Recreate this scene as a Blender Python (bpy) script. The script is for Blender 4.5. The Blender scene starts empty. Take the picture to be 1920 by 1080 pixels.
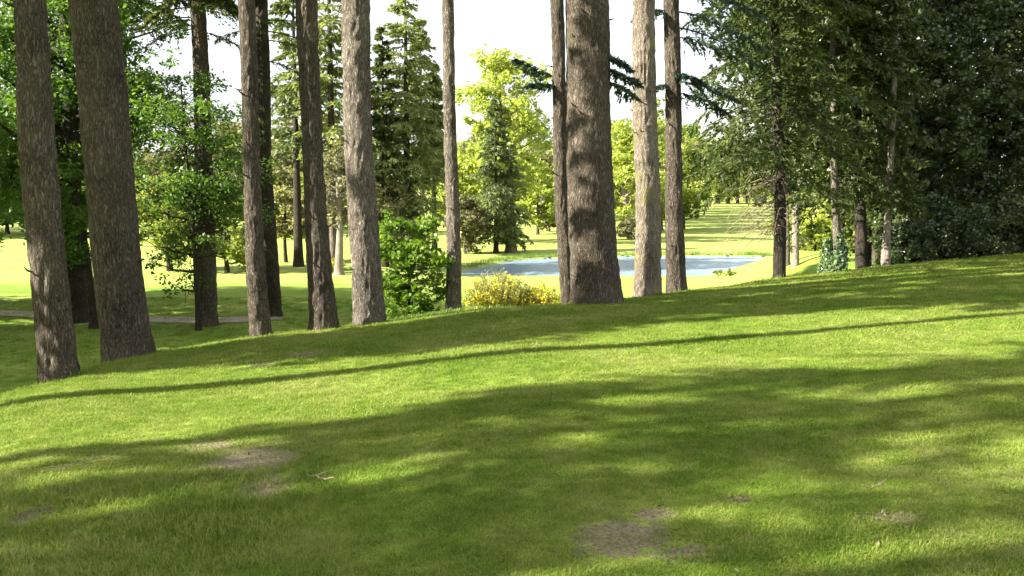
import bpy, math
import numpy as np
from mathutils import Vector

scene = bpy.context.scene
col = scene.collection
R = math.radians

# ------------------------------------------------------------------ camera
F = 1900.0                       # focal length in photo pixels (1920 wide)
PITCH = math.atan(195.0 / F)
EYE = np.array([0.0, 0.0, 1.6])
cam_d = bpy.data.cameras.new('camera')
cam_d.sensor_width = 36.0
cam_d.lens = 36.0 * F / 1920.0
cam_d.clip_start = 0.05
cam_d.clip_end = 6000
cam = bpy.data.objects.new('camera', cam_d)
cam.location = EYE
cam.rotation_euler = (math.pi / 2 - PITCH, 0, 0)
col.objects.link(cam)
scene.camera = cam

# ------------------------------------------------------------------ light
SUN_EL = R(33)
SUN_AL = R(17)                   # shadows run to the right and this much away from the camera
LDIR = np.array([math.cos(SUN_AL) * math.cos(SUN_EL), math.sin(SUN_AL) * math.cos(SUN_EL), -math.sin(SUN_EL)])
world = bpy.data.worlds.new('World')
scene.world = world
world.use_nodes = True
wn = world.node_tree
wn.nodes.clear()
sky = wn.nodes.new('ShaderNodeTexSky')
sky.sky_type = 'NISHITA'
sky.sun_disc = False
sky.sun_elevation = SUN_EL
sky.sun_rotation = math.atan2(-LDIR[0], -LDIR[1])
sky.air_density = 1.0
sky.dust_density = 3.0
sky.ozone_density = 1.0
wmix = wn.nodes.new('ShaderNodeMix'); wmix.data_type = 'RGBA'
wco = wn.nodes.new('ShaderNodeTexCoord')
wno = wn.nodes.new('ShaderNodeTexNoise'); wno.inputs['Scale'].default_value = 2.2; wno.inputs['Detail'].default_value = 5
wra = wn.nodes.new('ShaderNodeMapRange')
wra.inputs[1].default_value = 0.3; wra.inputs[2].default_value = 0.7; wra.inputs[3].default_value = 0.5; wra.inputs[4].default_value = 0.95
wn.links.new(wco.outputs['Generated'], wno.inputs['Vector'])
wn.links.new(wno.outputs['Fac'], wra.inputs[0])
wn.links.new(wra.outputs[0], wmix.inputs[0])
wn.links.new(sky.outputs[0], wmix.inputs[6])
wmix.inputs[7].default_value = (5.6, 5.75, 5.9, 1)     # thin bright high cloud
wbg = wn.nodes.new('ShaderNodeBackground'); wbg.inputs[1].default_value = 0.06
wou = wn.nodes.new('ShaderNodeOutputWorld')
wn.links.new(wmix.outputs[2], wbg.inputs[0])
wn.links.new(wbg.outputs[0], wou.inputs[0])

sun_d = bpy.data.lights.new('sun', 'SUN')
sun_d.energy = 5.0
sun_d.angle = R(0.55)
sun_d.color = (1.0, 0.95, 0.85)
sun = bpy.data.objects.new('sun', sun_d)
sun.location = (-30, -20, 40)
sun.rotation_euler = Vector(LDIR).to_track_quat('-Z', 'Y').to_euler()
col.objects.link(sun)

scene.view_settings.view_transform = 'Standard'
scene.view_settings.look = 'None'
scene.view_settings.exposure = 2.25
scene.view_settings.gamma = 1.0
scene.view_settings.use_curve_mapping = False
scene.render.engine = 'CYCLES'
scene.cycles.max_bounces = 6
scene.cycles.diffuse_bounces = 3
scene.cycles.glossy_bounces = 2
scene.cycles.transmission_bounces = 3
scene.cycles.use_denoising = True
scene.cycles.use_adaptive_sampling = True
scene.cycles.adaptive_threshold = 0.02

# ------------------------------------------------------------------ pixel helpers
CP, SP = math.cos(PITCH), math.sin(PITCH)
def ray(px, py):
    x = (px - 960.0) / F; y = -(py - 540.0) / F
    return np.array([x, CP + y * SP, -SP + y * CP])
def at(px, py, Y):
    d = ray(px, py)
    return EYE + d * (Y / d[1])
def on_z(px, py, z):
    d = ray(px, py)
    return EYE + d * ((z - EYE[2]) / d[2])

# ------------------------------------------------------------------ noise
def _hash(i, j, k, seed):
    h = (i.astype(np.int64) * 374761393 + j.astype(np.int64) * 668265263 + k.astype(np.int64) * 2147483647 + seed * 1274126177) & 0xffffffff
    h = ((h ^ (h >> 13)) * 1274126177) & 0xffffffff
    h = (h ^ (h >> 16)) & 0xffffffff
    return h / 4294967295.0
def vnoise(x, y, z=None, seed=0):
    x = np.asarray(x, float); y = np.asarray(y, float)
    z = np.zeros_like(x) if z is None else np.asarray(z, float)
    xi, yi, zi = np.floor(x), np.floor(y), np.floor(z)
    fx, fy, fz = x - xi, y - yi, z - zi
    fx = fx * fx * (3 - 2 * fx); fy = fy * fy * (3 - 2 * fy); fz = fz * fz * (3 - 2 * fz)
    r = 0
    for a in (0, 1):
        for b in (0, 1):
            for c in (0, 1):
                w = (fx if a else 1 - fx) * (fy if b else 1 - fy) * (fz if c else 1 - fz)
                r = r + w * _hash(xi + a, yi + b, zi + c, seed)
    return r
def fbm(x, y, z=None, seed=0, o=3):
    s = 0; a = 0.5; t = 0
    for k in range(o):
        s = s + a * vnoise(np.asarray(x) * 2 ** k, np.asarray(y) * 2 ** k, None if z is None else np.asarray(z) * 2 ** k, seed + k)
        t += a; a *= 0.5
    return s / t
def S(x, a, b):
    t = np.clip((x - a) / (b - a), 0, 1)
    return t * t * (3 - 2 * t)
def smin(a, b, k):
    h = np.clip(0.5 + 0.5 * (b - a) / k, 0, 1)
    return b * (1 - h) + a * h - k * h * (1 - h)
def smax(a, b, k):
    return -smin(-a, -b, k)

# ------------------------------------------------------------------ terrain
ridge_px = [(-100, 778, 10.0), (110, 692, 11.6), (245, 664, 14.0), (390, 640, 15.6), (488, 622, 16.5), (610, 609, 17.0),
            (692, 603, 17.0), (800, 586, 17.5), (900, 573, 17.5), (1110, 563, 17.5), (1213, 555, 19.0), (1267, 546, 20.0),
            (1460, 521, 22.5), (1660, 496, 25.0), (1920, 474, 27.0), (2100, 462, 28.0)]
_az, _rr, _zz = [], [], []
for px, py, Y in ridge_px:
    p = at(px, py, Y)
    _az.append(math.degrees(math.atan2(p[0], p[1]))); _rr.append(math.hypot(p[0], p[1])); _zz.append(p[2])
_az = [-180, -120, -70] + _az + [50, 100, 180]
_rr = [14, 10.5, 9.5] + _rr + [30, 28, 14]
_zz = [-0.3, -0.5, -0.7] + _zz + [0.0, 0.1, -0.3]
_ga = np.arange(-180, 180, 0.5)
def _sm(v, k=5):
    w = np.exp(-0.5 * (np.arange(-12, 13) / k) ** 2); w /= w.sum()
    return np.convolve(np.concatenate([v[-12:], v, v[:12]]), w, 'valid')
_gr = _sm(np.interp(_ga, _az, _rr)); _gz = _sm(np.interp(_ga, _az, _zz))

WATER_Z = -3.86
pond_px = [(838, 515), (900, 518.5), (1000, 519), (1100, 519), (1200, 519), (1300, 519), (1360, 518), (1398, 514), (1422, 506), (1440, 497),
           (1452, 488), (1446, 483), (1400, 480.5), (1300, 480), (1200, 480.5), (1120, 482), (1050, 484), (990, 486), (940, 492), (890, 504), (850, 509)]
POND = np.array([on_z(x, y, WATER_Z)[:2] for x, y in pond_px])
def poly_sdf(x, y, P):
    d = np.full(np.shape(x), 1e9); inside = np.zeros(np.shape(x), bool)
    n = len(P)
    for i in range(n):
        a, b = P[i], P[(i + 1) % n]
        ex, ey = b - a
        t = np.clip(((x - a[0]) * ex + (y - a[1]) * ey) / (ex * ex + ey * ey), 0, 1)
        d = np.minimum(d, np.hypot(x - a[0] - t * ex, y - a[1] - t * ey))
        c = ((a[1] > y) != (b[1] > y)) & (x < (b[0] - a[0]) * (y - a[1]) / (b[1] - a[1] + 1e-12) + a[0])
        inside ^= c
    return np.where(inside, -d, d)

def height(x, y):
    x = np.asarray(x, float); y = np.asarray(y, float)
    az = np.degrees(np.arctan2(x, y)); rho = np.hypot(x, y)
    rr = np.interp(az, _ga, _gr, period=360); zr = np.interp(az, _ga, _gz, period=360)
    t = rho / rr
    front = zr * np.minimum(t, 1.6) ** 1.4
    back = zr - 0.27 * (rho - rr)
    zl = -3.6 + 1.0 * S(-x, 0.5, 7) * (1 - S(y, 38, 56)) + 2.1 * S(x, 8.5, 14) * (1 - S(y, 47, 62))
    zl = zl + 0.25 * (fbm(x / 9, y / 9, seed=4, o=2) - 0.5) * S(rho, 20, 40)
    z = smax(zl, smin(front, back, 0.3), 1.2)
    z = z + 0.05 * (fbm(x / 2.3, y / 2.3, seed=9, o=2) - 0.5)
    far = (y > 40) & (y < 110) & (x > -25) & (x < 45)
    if np.any(far):
        sd = np.full(x.shape, 50.0)
        sd[far] = poly_sdf(x[far], y[far], POND)
        z = np.where(far, np.where(sd < 6, (z * S(sd, 1.0, 6) + (1 - S(sd, 1.0, 6)) * -3.77), z), z)
        z = z - 0.7 * S(-sd, -0.15, 1.3)
    return z
def h1(x, y):
    return float(height(np.array([x]), np.array([y]))[0])
def hit(px, py, tmin=2.5, tmax=300):
    d = ray(px, py)
    t = np.concatenate([np.linspace(tmin, 40, 1500), np.linspace(40.1, tmax, 1500)])
    P = EYE + d[None] * t[:, None]
    below = P[:, 2] < height(P[:, 0], P[:, 1])
    i = int(np.argmax(below))
    return P[i]

# ------------------------------------------------------------------ mesh helpers
MASS = {'crown', 'leaves', 'foliage', 'flowers', 'stems', 'branches', 'bough', 'branch', 'dead_branches'}
class Buf:
    def __init__(s): s.v = []; s.q = []; s.a = []; s.n = 0
    def add(s, v, q, a=None):
        s.v.append(np.asarray(v, np.float32).reshape(-1, 3)); q = np.asarray(q, np.int32).reshape(-1, 4)
        s.q.append(q + s.n); s.n += len(s.v[-1])
        s.a.append(np.full(len(q), 0.5, np.float32) if a is None else np.asarray(a, np.float32))
    def build(s, name, mats, parent=None, smooth=False, midx=None, tri=False):
        me = bpy.data.meshes.new(name)
        v = np.concatenate(s.v); q = np.concatenate(s.q); a = np.concatenate(s.a)
        me.vertices.add(len(v)); me.vertices.foreach_set('co', v.ravel())
        me.loops.add(q.size); me.loops.foreach_set('vertex_index', q.ravel())
        me.polygons.add(len(q))
        me.polygons.foreach_set('loop_start', np.arange(0, q.size, 4, dtype=np.int32))
        me.polygons.foreach_set('use_smooth', np.full(len(q), smooth))
        at_ = me.attributes.new('v', 'FLOAT', 'FACE'); at_.data.foreach_set('value', a)
        for m in (mats if isinstance(mats, (list, tuple)) else [mats]): me.materials.append(m)
        if midx is not None: me.polygons.foreach_set('material_index', np.asarray(midx, np.int32))
        me.update(calc_edges=True)
        me.validate()
        o = bpy.data.objects.new(name, me); col.objects.link(o)
        if parent is not None: o.parent = parent
        if name in MASS: o['kind'] = 'stuff'
        return o
def tag(o, label, cat, group=None, kind=None):
    o['label'] = label; o['category'] = cat
    if group: o['group'] = group
    if kind: o['kind'] = kind
    return o
def empty(name, loc, label, cat, group=None):
    o = bpy.data.objects.new(name, None); o.location = [float(c) for c in loc]; o.empty_display_size = 0.3
    col.objects.link(o)
    return tag(o, label, cat, group)
def unit(v): return v / np.maximum(np.linalg.norm(v, axis=-1, keepdims=True), 1e-9)
def diamonds(c, d, n, l, w, asym=0.1):
    """leaf-like quads: centre, long axis, normal hint, length, width"""
    d = unit(d); s = unit(np.cross(d, n)); l = np.asarray(l)[..., None]; w = np.asarray(w)[..., None]
    k = len(c); v = np.empty((k, 4, 3), np.float32)
    v[:, 0] = c - d * l * 0.5; v[:, 1] = c + s * w * 0.5 - d * l * asym
    v[:, 2] = c + d * l * 0.5; v[:, 3] = c - s * w * 0.5 - d * l * asym
    return v.reshape(-1, 3), np.arange(k * 4).reshape(-1, 4)
def tube(pts, rad, sides=6, cap=False):
    pts = np.asarray(pts, float); rad = np.asarray(rad, float); n = len(pts)
    t = unit(np.gradient(pts, axis=0))
    ref = np.where(np.abs(t[:, 2:3]) > 0.9, np.array([[1.0, 0, 0]]), np.array([[0, 0, 1.0]]))
    a = unit(np.cross(ref, t)); b = np.cross(t, a)
    th = np.arange(sides) / sides * 2 * np.pi
    v = pts[:, None] + rad[:, None, None] * (a[:, None] * np.cos(th)[None, :, None] + b[:, None] * np.sin(th)[None, :, None])
    i = np.arange(n - 1)[:, None] * sides; j = np.arange(sides)[None]; j2 = (j + 1) % sides
    q = np.stack([i + j, i + j2, i + sides + j2, i + sides + j], -1).reshape(-1, 4)
    return v.reshape(-1, 3), q
def rvec(rng, n):
    return unit(rng.normal(size=(n, 3)))
def box(cx, cy, cz, sx, sy, sz):
    v = np.array([[x, y, z] for z in (-.5, .5) for y in (-.5, .5) for x in (-.5, .5)]) * [sx, sy, sz] + [cx, cy, cz]
    return v, np.array([[0, 2, 3, 1], [4, 5, 7, 6], [0, 1, 5, 4], [2, 6, 7, 3], [0, 4, 6, 2], [1, 3, 7, 5]])

# ------------------------------------------------------------------ materials
def nt(name):
    m = bpy.data.materials.new(name); m.use_nodes = True
    t = m.node_tree; t.nodes.clear()
    return m, t, t.nodes, t.links
def ramp(N, stops):
    r = N.new('ShaderNodeValToRGB'); e = r.color_ramp.elements
    while len(e) < len(stops): e.new(0.5)
    for k, (p, c) in enumerate(stops): e[k].position = p; e[k].color = (*c, 1)
    return r
def math_(N, L, op, a, b=None, c=None, clamp=False):
    m = N.new('ShaderNodeMath'); m.operation = op; m.use_clamp = clamp
    for k, q in enumerate((a, b, c)):
        if q is None: continue
        if isinstance(q, (int, float)): m.inputs[k].default_value = q
        else: L.new(q, m.inputs[k])
    return m.outputs[0]
def leaf_mat(name, c0, c1, c2, trans=0.4, tc=1.35, gloss=0.35, rough=0.45, nscale=0.9):
    m, t, N, L = nt(name)
    a = N.new('ShaderNodeAttribute'); a.attribute_name = 'v'
    g = N.new('ShaderNodeNewGeometry')
    n = N.new('ShaderNodeTexNoise'); n.inputs['Scale'].default_value = nscale; n.inputs['Detail'].default_value = 2
    L.new(g.outputs['Position'], n.inputs['Vector'])
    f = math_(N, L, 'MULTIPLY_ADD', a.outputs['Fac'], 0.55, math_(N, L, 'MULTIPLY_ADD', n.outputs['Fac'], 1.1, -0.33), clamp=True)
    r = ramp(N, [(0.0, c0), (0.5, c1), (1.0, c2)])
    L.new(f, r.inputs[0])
    p = N.new('ShaderNodeBsdfPrincipled'); L.new(r.outputs[0], p.inputs['Base Color'])
    p.inputs['Roughness'].default_value = rough; p.inputs['Specular IOR Level'].default_value = gloss
    tr = N.new('ShaderNodeBsdfTranslucent')
    mu = N.new('ShaderNodeMix'); mu.data_type = 'RGBA'; mu.blend_type = 'MULTIPLY'; mu.inputs[0].default_value = 1
    L.new(r.outputs[0], mu.inputs[6]); mu.inputs[7].default_value = (1.15 * tc, 1.2 * tc, 0.6 * tc, 1)
    L.new(mu.outputs[2], tr.inputs[0])
    mx = N.new('ShaderNodeMixShader'); mx.inputs[0].default_value = trans
    L.new(p.outputs[0], mx.inputs[1]); L.new(tr.outputs[0], mx.inputs[2])
    o = N.new('ShaderNodeOutputMaterial'); L.new(mx.outputs[0], o.inputs[0])
    return m
def bark_mat(name, c0, c1, c2, moss=0.0, moss_col=(0.16, 0.17, 0.04), scale=1.0, zs=0.24, bump=1.0):
    m, t, N, L = nt(name)
    tc = N.new('ShaderNodeTexCoord')
    mp = N.new('ShaderNodeMapping'); mp.inputs['Scale'].default_value = (1, 1, zs); L.new(tc.outputs['Object'], mp.inputs[0])
    def nz(sc, de, dis=0.0, ro=0.55):
        n = N.new('ShaderNodeTexNoise'); n.inputs['Scale'].default_value = sc * scale; n.inputs['Detail'].default_value = de; n.inputs['Distortion'].default_value = dis
        n.inputs['Roughness'].default_value = ro; L.new(mp.outputs[0], n.inputs['Vector']); return n.outputs['Fac']
    a1 = nz(34, 3, 0.7); f2 = nz(95, 4, 0.2, 0.7)
    rid = math_(N, L, 'MULTIPLY', math_(N, L, 'ABSOLUTE', math_(N, L, 'ADD', a1, -0.5)), 6.0, clamp=True)
    big = N.new('ShaderNodeTexNoise'); big.inputs['Scale'].default_value = 1.7; big.inputs['Detail'].default_value = 3; L.new(tc.outputs['Object'], big.inputs['Vector'])
    hgt = math_(N, L, 'MULTIPLY_ADD', f2, 0.6, math_(N, L, 'MULTIPLY', rid, 0.42))
    fac = math_(N, L, 'ADD', hgt, math_(N, L, 'MULTIPLY_ADD', big.outputs['Fac'], 0.5, -0.25))
    r = ramp(N, [(0.17, c0), (0.46, c1), (0.8, c2)]); L.new(fac, r.inputs[0])
    colr = r.outputs[0]
    if moss > 0:
        mn = N.new('ShaderNodeTexNoise'); mn.inputs['Scale'].default_value = 2.6; mn.inputs['Detail'].default_value = 7; mn.inputs['Roughness'].default_value = 0.65
        L.new(tc.outputs['Object'], mn.inputs['Vector'])
        mr = N.new('ShaderNodeMapRange'); mr.inputs[1].default_value = 0.62 - 0.22 * moss; mr.inputs[2].default_value = 0.72 - 0.2 * moss
        L.new(mn.outputs['Fac'], mr.inputs[0])
        mm = N.new('ShaderNodeMix'); mm.data_type = 'RGBA'; L.new(math_(N, L, 'MULTIPLY', mr.outputs[0], 0.75), mm.inputs[0])
        L.new(colr, mm.inputs[6]); mm.inputs[7].default_value = (*moss_col, 1); colr = mm.outputs[2]
    p = N.new('ShaderNodeBsdfPrincipled'); L.new(colr, p.inputs['Base Color']); p.inputs['Roughness'].default_value = 0.92
    p.inputs['Specular IOR Level'].default_value = 0.15
    b = N.new('ShaderNodeBump'); b.inputs['Strength'].default_value = bump; b.inputs['Distance'].default_value = 0.05
    L.new(hgt, b.inputs['Height']); L.new(b.outputs[0], p.inputs['Normal'])
    o = N.new('ShaderNodeOutputMaterial'); L.new(p.outputs[0], o.inputs[0])
    return m
def plain(name, c, rough=0.8, spec=0.3, nscale=12.0, var=0.35):
    m, t, N, L = nt(name)
    tc = N.new('ShaderNodeTexCoord'); n = N.new('ShaderNodeTexNoise'); n.inputs['Scale'].default_value = nscale; n.inputs['Detail'].default_value = 5
    L.new(tc.outputs['Object'], n.inputs['Vector'])
    r = ramp(N, [(0.25, tuple(k * (1 - var) for k in c)), (0.75, tuple(min(1, k * (1 + var)) for k in c))]); L.new(n.outputs['Fac'], r.inputs[0])
    p = N.new('ShaderNodeBsdfPrincipled'); L.new(r.outputs[0], p.inputs['Base Color']); p.inputs['Roughness'].default_value = rough
    p.inputs['Specular IOR Level'].default_value = spec
    b = N.new('ShaderNodeBump'); b.inputs['Strength'].default_value = 0.3; b.inputs['Distance'].default_value = 0.02
    L.new(n.outputs['Fac'], b.inputs['Height']); L.new(b.outputs[0], p.inputs['Normal'])
    o = N.new('ShaderNodeOutputMaterial'); L.new(p.outputs[0], o.inputs[0])
    return m

# bare soil patches in the lawn: photo pixel centre and half sizes
soil_px = [(470, 862, 92, 34), (500, 915, 60, 22), (395, 838, 60, 16), (1165, 1012, 105, 40), (1300, 1035, 60, 18), (1230, 968, 42, 13),
           (575, 664, 62, 7), (492, 684, 30, 5), (1685, 972, 62, 13), (1385, 938, 26, 7), (60, 965, 40, 14)]
SOIL = []
for px, py, rx, ry in soil_px:
    c = hit(px, py); a = hit(px, py - ry); b = hit(px, py + ry)
    SOIL.append((c[0], c[1], rx / F * math.hypot(c[1], 1.6), abs(a[1] - b[1]) / 2))

def grass_color(N, L, pos, vary):
    """shared by the sward and its blades: large mottling, dry streaks, lush spots"""
    n1 = N.new('ShaderNodeTexNoise'); n1.inputs['Scale'].default_value = 0.55; n1.inputs['Detail'].default_value = 4; L.new(pos, n1.inputs['Vector'])
    n2 = N.new('ShaderNodeTexNoise'); n2.inputs['Scale'].default_value = 4.5; n2.inputs['Detail'].default_value = 5; L.new(pos, n2.inputs['Vector'])
    f = math_(N, L, 'ADD', math_(N, L, 'MULTIPLY', n1.outputs['Fac'], 0.6), math_(N, L, 'MULTIPLY', n2.outputs['Fac'], 0.5))
    f = math_(N, L, 'ADD', f, vary)
    r = ramp(N, [(0.20, (0.060, 0.132, 0.010)), (0.48, (0.146, 0.218, 0.025)), (0.70, (0.250, 0.285, 0.062)), (0.97, (0.39, 0.37, 0.17))])
    L.new(f, r.inputs[0])
    return r.outputs[0], n2.outputs['Fac']
def soil_mask(N, L, pos, n2):
    acc = None
    fn = N.new('ShaderNodeTexNoise'); fn.inputs['Scale'].default_value = 22; fn.inputs['Detail'].default_value = 3; L.new(pos, fn.inputs['Vector'])
    wob = math_(N, L, 'ADD', math_(N, L, 'MULTIPLY_ADD', n2, 2.6, -1.3), math_(N, L, 'MULTIPLY_ADD', fn.outputs['Fac'], 1.2, -0.6))
    for cx, cy, rx, ry in SOIL:
        s = N.new('ShaderNodeVectorMath'); s.operation = 'SUBTRACT'; L.new(pos, s.inputs[0]); s.inputs[1].default_value = (cx, cy, 0)
        m = N.new('ShaderNodeVectorMath'); m.operation = 'MULTIPLY'; L.new(s.outputs[0], m.inputs[0]); m.inputs[1].default_value = (1 / rx, 1 / ry, 0)
        d = N.new('ShaderNodeVectorMath'); d.operation = 'LENGTH'; L.new(m.outputs[0], d.inputs[0])
        k = d.outputs['Value']
        acc = k if acc is None else math_(N, L, 'MINIMUM', acc, k)
    mr = N.new('ShaderNodeMapRange'); mr.inputs[1].default_value = 1.15; mr.inputs[2].default_value = 0.85; mr.inputs[3].default_value = 0; mr.inputs[4].default_value = 1
    L.new(math_(N, L, 'ADD', acc, wob), mr.inputs[0])
    return mr.outputs[0]
def ground_mat():
    m, t, N, L = nt('turf')
    g = N.new('ShaderNodeNewGeometry'); pos = g.outputs['Position']
    fine = N.new('ShaderNodeTexNoise'); fine.inputs['Scale'].default_value = 55; fine.inputs['Detail'].default_value = 4; L.new(pos, fine.inputs['Vector'])
    c, n2 = grass_color(N, L, pos, math_(N, L, 'MULTIPLY_ADD', fine.outputs['Fac'], 0.5, -0.30))
    sm = soil_mask(N, L, pos, n2)
    sr = ramp(N, [(0.3, (0.10, 0.078, 0.05)), (0.7, (0.27, 0.215, 0.145))]); L.new(fine.outputs['Fac'], sr.inputs[0])
    mx = N.new('ShaderNodeMix'); mx.data_type = 'RGBA'; L.new(math_(N, L, 'MULTIPLY', sm, 0.9), mx.inputs[0]); L.new(c, mx.inputs[6]); L.new(sr.outputs[0], mx.inputs[7])
    # mown bands on the far fairway
    mp = N.new('ShaderNodeMapping'); mp.inputs['Rotation'].default_value = (0, 0, R(38)); L.new(pos, mp.inputs[0])
    w = N.new('ShaderNodeTexWave'); w.inputs['Scale'].default_value = 0.055; w.inputs['Distortion'].default_value = 0.6; w.inputs['Detail'].default_value = 1; L.new(mp.outputs[0], w.inputs['Vector'])
    sx = N.new('ShaderNodeSeparateXYZ'); L.new(pos, sx.inputs[0])
    fy = N.new('ShaderNodeMapRange'); fy.inputs[1].default_value = 40; fy.inputs[2].default_value = 55; L.new(sx.outputs['Y'], fy.inputs[0])
    st = math_(N, L, 'MULTIPLY', math_(N, L, 'MULTIPLY_ADD', w.outputs['Fac'], 0.35, 0.5), fy.outputs[0])
    m2 = N.new('ShaderNodeMix'); m2.data_type = 'RGBA'; L.new(st, m2.inputs[0]); L.new(mx.outputs[2], m2.inputs[6]); m2.inputs[7].default_value = (0.27, 0.305, 0.085, 1)
    p = N.new('ShaderNodeBsdfPrincipled'); L.new(m2.outputs[2], p.inputs['Base Color']); p.inputs['Roughness'].default_value = 0.95; p.inputs['Specular IOR Level'].default_value = 0.1
    b = N.new('ShaderNodeBump'); b.inputs['Strength'].default_value = 0.7; b.inputs['Distance'].default_value = 0.03; L.new(fine.outputs['Fac'], b.inputs['Height']); L.new(b.outputs[0], p.inputs['Normal'])
    o = N.new('ShaderNodeOutputMaterial'); L.new(p.outputs[0], o.inputs[0])
    return m
def blade_mat():
    m, t, N, L = nt('grass_blade')
    g = N.new('ShaderNodeNewGeometry')
    a = N.new('ShaderNodeAttribute'); a.attribute_name = 'v'
    c, n2 = grass_color(N, L, g.outputs['Position'], math_(N, L, 'MULTIPLY_ADD', a.outputs['Fac'], 0.42, -0.22))
    p = N.new('ShaderNodeBsdfPrincipled'); L.new(c, p.inputs['Base Color']); p.inputs['Roughness'].default_value = 0.75; p.inputs['Specular IOR Level'].default_value = 0.08
    tr = N.new('ShaderNodeBsdfTranslucent'); L.new(c, tr.inputs[0])
    mx = N.new('ShaderNodeMixShader'); mx.inputs[0].default_value = 0.35; L.new(p.outputs[0], mx.inputs[1]); L.new(tr.outputs[0], mx.inputs[2])
    o = N.new('ShaderNodeOutputMaterial'); L.new(mx.outputs[0], o.inputs[0])
    return m
def water_mat():
    m, t, N, L = nt('pond_water')
    g = N.new('ShaderNodeNewGeometry')
    mp = N.new('ShaderNodeMapping'); mp.inputs['Scale'].default_value = (1.0, 1.6, 1); L.new(g.outputs['Position'], mp.inputs[0])
    n = N.new('ShaderNodeTexNoise'); n.inputs['Scale'].default_value = 3.2; n.inputs['Detail'].default_value = 4; L.new(mp.outputs[0], n.inputs['Vector'])
    p = N.new('ShaderNodeBsdfPrincipled'); p.inputs['Base Color'].default_value = (0.17, 0.235, 0.33, 1); p.inputs['Roughness'].default_value = 0.2  # pale blue base colour stands in for the sky reflected in the water
    p.inputs['IOR'].default_value = 1.4; p.inputs['Specular IOR Level'].default_value = 0.5
    b = N.new('ShaderNodeBump'); b.inputs['Strength'].default_value = 0.8; b.inputs['Distance'].default_value = 0.12; L.new(n.outputs['Fac'], b.inputs['Height']); L.new(b.outputs[0], p.inputs['Normal'])
    o = N.new('ShaderNodeOutputMaterial'); L.new(p.outputs[0], o.inputs[0])
    return m

M = {}
M['turf'] = ground_mat(); M['blade'] = blade_mat(); M['water'] = water_mat()
M['bark'] = bark_mat('fir_bark', (0.017, 0.013, 0.009), (0.092, 0.074, 0.053), (0.21, 0.17, 0.128), moss=0.15, moss_col=(0.11, 0.11, 0.04))
M['bark_grey'] = bark_mat('grey_bark', (0.026, 0.021, 0.016), (0.15, 0.125, 0.095), (0.35, 0.30, 0.235), moss=0.1, moss_col=(0.14, 0.135, 0.06))
M['bark_moss'] = bark_mat('mossy_bark', (0.05, 0.04, 0.03), (0.22, 0.18, 0.135), (0.38, 0.32, 0.245), moss=0.42, moss_col=(0.25, 0.235, 0.08))
M['bark_dark'] = bark_mat('dark_bark', (0.012, 0.010, 0.008), (0.05, 0.040, 0.030), (0.11, 0.09, 0.068), moss=0.1)
M['bark_pale'] = bark_mat('pale_bark', (0.12, 0.10, 0.08), (0.30, 0.25, 0.20), (0.45, 0.39, 0.32), moss=0.0)
M['fir'] = leaf_mat('fir_needles', (0.020, 0.032, 0.010), (0.050, 0.070, 0.019), (0.115, 0.135, 0.034), trans=0.28, gloss=0.25)
M['fir_mid'] = leaf_mat('olive_fir_needles', (0.09, 0.115, 0.048), (0.18, 0.205, 0.085), (0.28, 0.29, 0.13), trans=0.45, gloss=0.3)
M['fir_blue'] = leaf_mat('blue_fir_needles', (0.018, 0.034, 0.024), (0.036, 0.064, 0.042), (0.07, 0.10, 0.058), trans=0.2, gloss=0.4)
M['fir_light'] = leaf_mat('light_fir_needles', (0.045, 0.068, 0.028), (0.10, 0.13, 0.048), (0.19, 0.21, 0.075), trans=0.3, gloss=0.3)
M['beech'] = leaf_mat('green_leaf', (0.030, 0.065, 0.012), (0.072, 0.135, 0.022), (0.15, 0.215, 0.040), trans=0.5)
M['spring'] = leaf_mat('spring_leaf', (0.19, 0.235, 0.05), (0.29, 0.33, 0.075), (0.40, 0.42, 0.13), trans=0.5, nscale=0.4)
M['midgreen'] = leaf_mat('mid_leaf', (0.10, 0.135, 0.028), (0.175, 0.21, 0.045), (0.27, 0.285, 0.075), trans=0.48, nscale=0.4)
M['olive'] = leaf_mat('olive_leaf', (0.085, 0.088, 0.040), (0.16, 0.155, 0.075), (0.24, 0.225, 0.12), trans=0.35, nscale=0.5)
M['pale'] = leaf_mat('pale_leaf', (0.17, 0.17, 0.07), (0.26, 0.25, 0.11), (0.36, 0.33, 0.17), trans=0.35, nscale=0.5)
M['bush'] = leaf_mat('bush_leaf', (0.04, 0.085, 0.012), (0.10, 0.17, 0.02), (0.22, 0.28, 0.035), trans=0.45, nscale=1.6)
M['holly'] = leaf_mat('glossy_evergreen_leaf', (0.022, 0.040, 0.016), (0.050, 0.078, 0.028), (0.14, 0.17, 0.055), trans=0.22, gloss=0.7, rough=0.35)
M['holly_olive'] = leaf_mat('olive_evergreen_leaf', (0.03, 0.042, 0.014), (0.068, 0.086, 0.026), (0.17, 0.19, 0.06), trans=0.25, gloss=0.6, rough=0.4)
M['ivy'] = leaf_mat('ivy_leaf', (0.025, 0.055, 0.02), (0.06, 0.11, 0.035), (0.15, 0.20, 0.08), trans=0.15, gloss=0.5, rough=0.4)
M['broom'] = leaf_mat('broom_green', (0.05, 0.075, 0.02), (0.12, 0.145, 0.035), (0.22, 0.23, 0.06), trans=0.3)
M['flower'] = leaf_mat('broom_flower', (0.34, 0.30, 0.02), (0.52, 0.46, 0.02), (0.70, 0.62, 0.06), trans=0.35)
M['path'] = plain('sandy_path', (0.30, 0.245, 0.175), 0.95, 0.1, 6)
M['white'] = plain('white_cloth', (0.8, 0.8, 0.8), 0.7, 0.2, 3, 0.04)
M['post'] = plain('post_wood', (0.07, 0.05, 0.035), 0.9, 0.1, 20)
M['stone'] = plain('stone', (0.11, 0.10, 0.085), 0.9, 0.2, 9)
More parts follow.
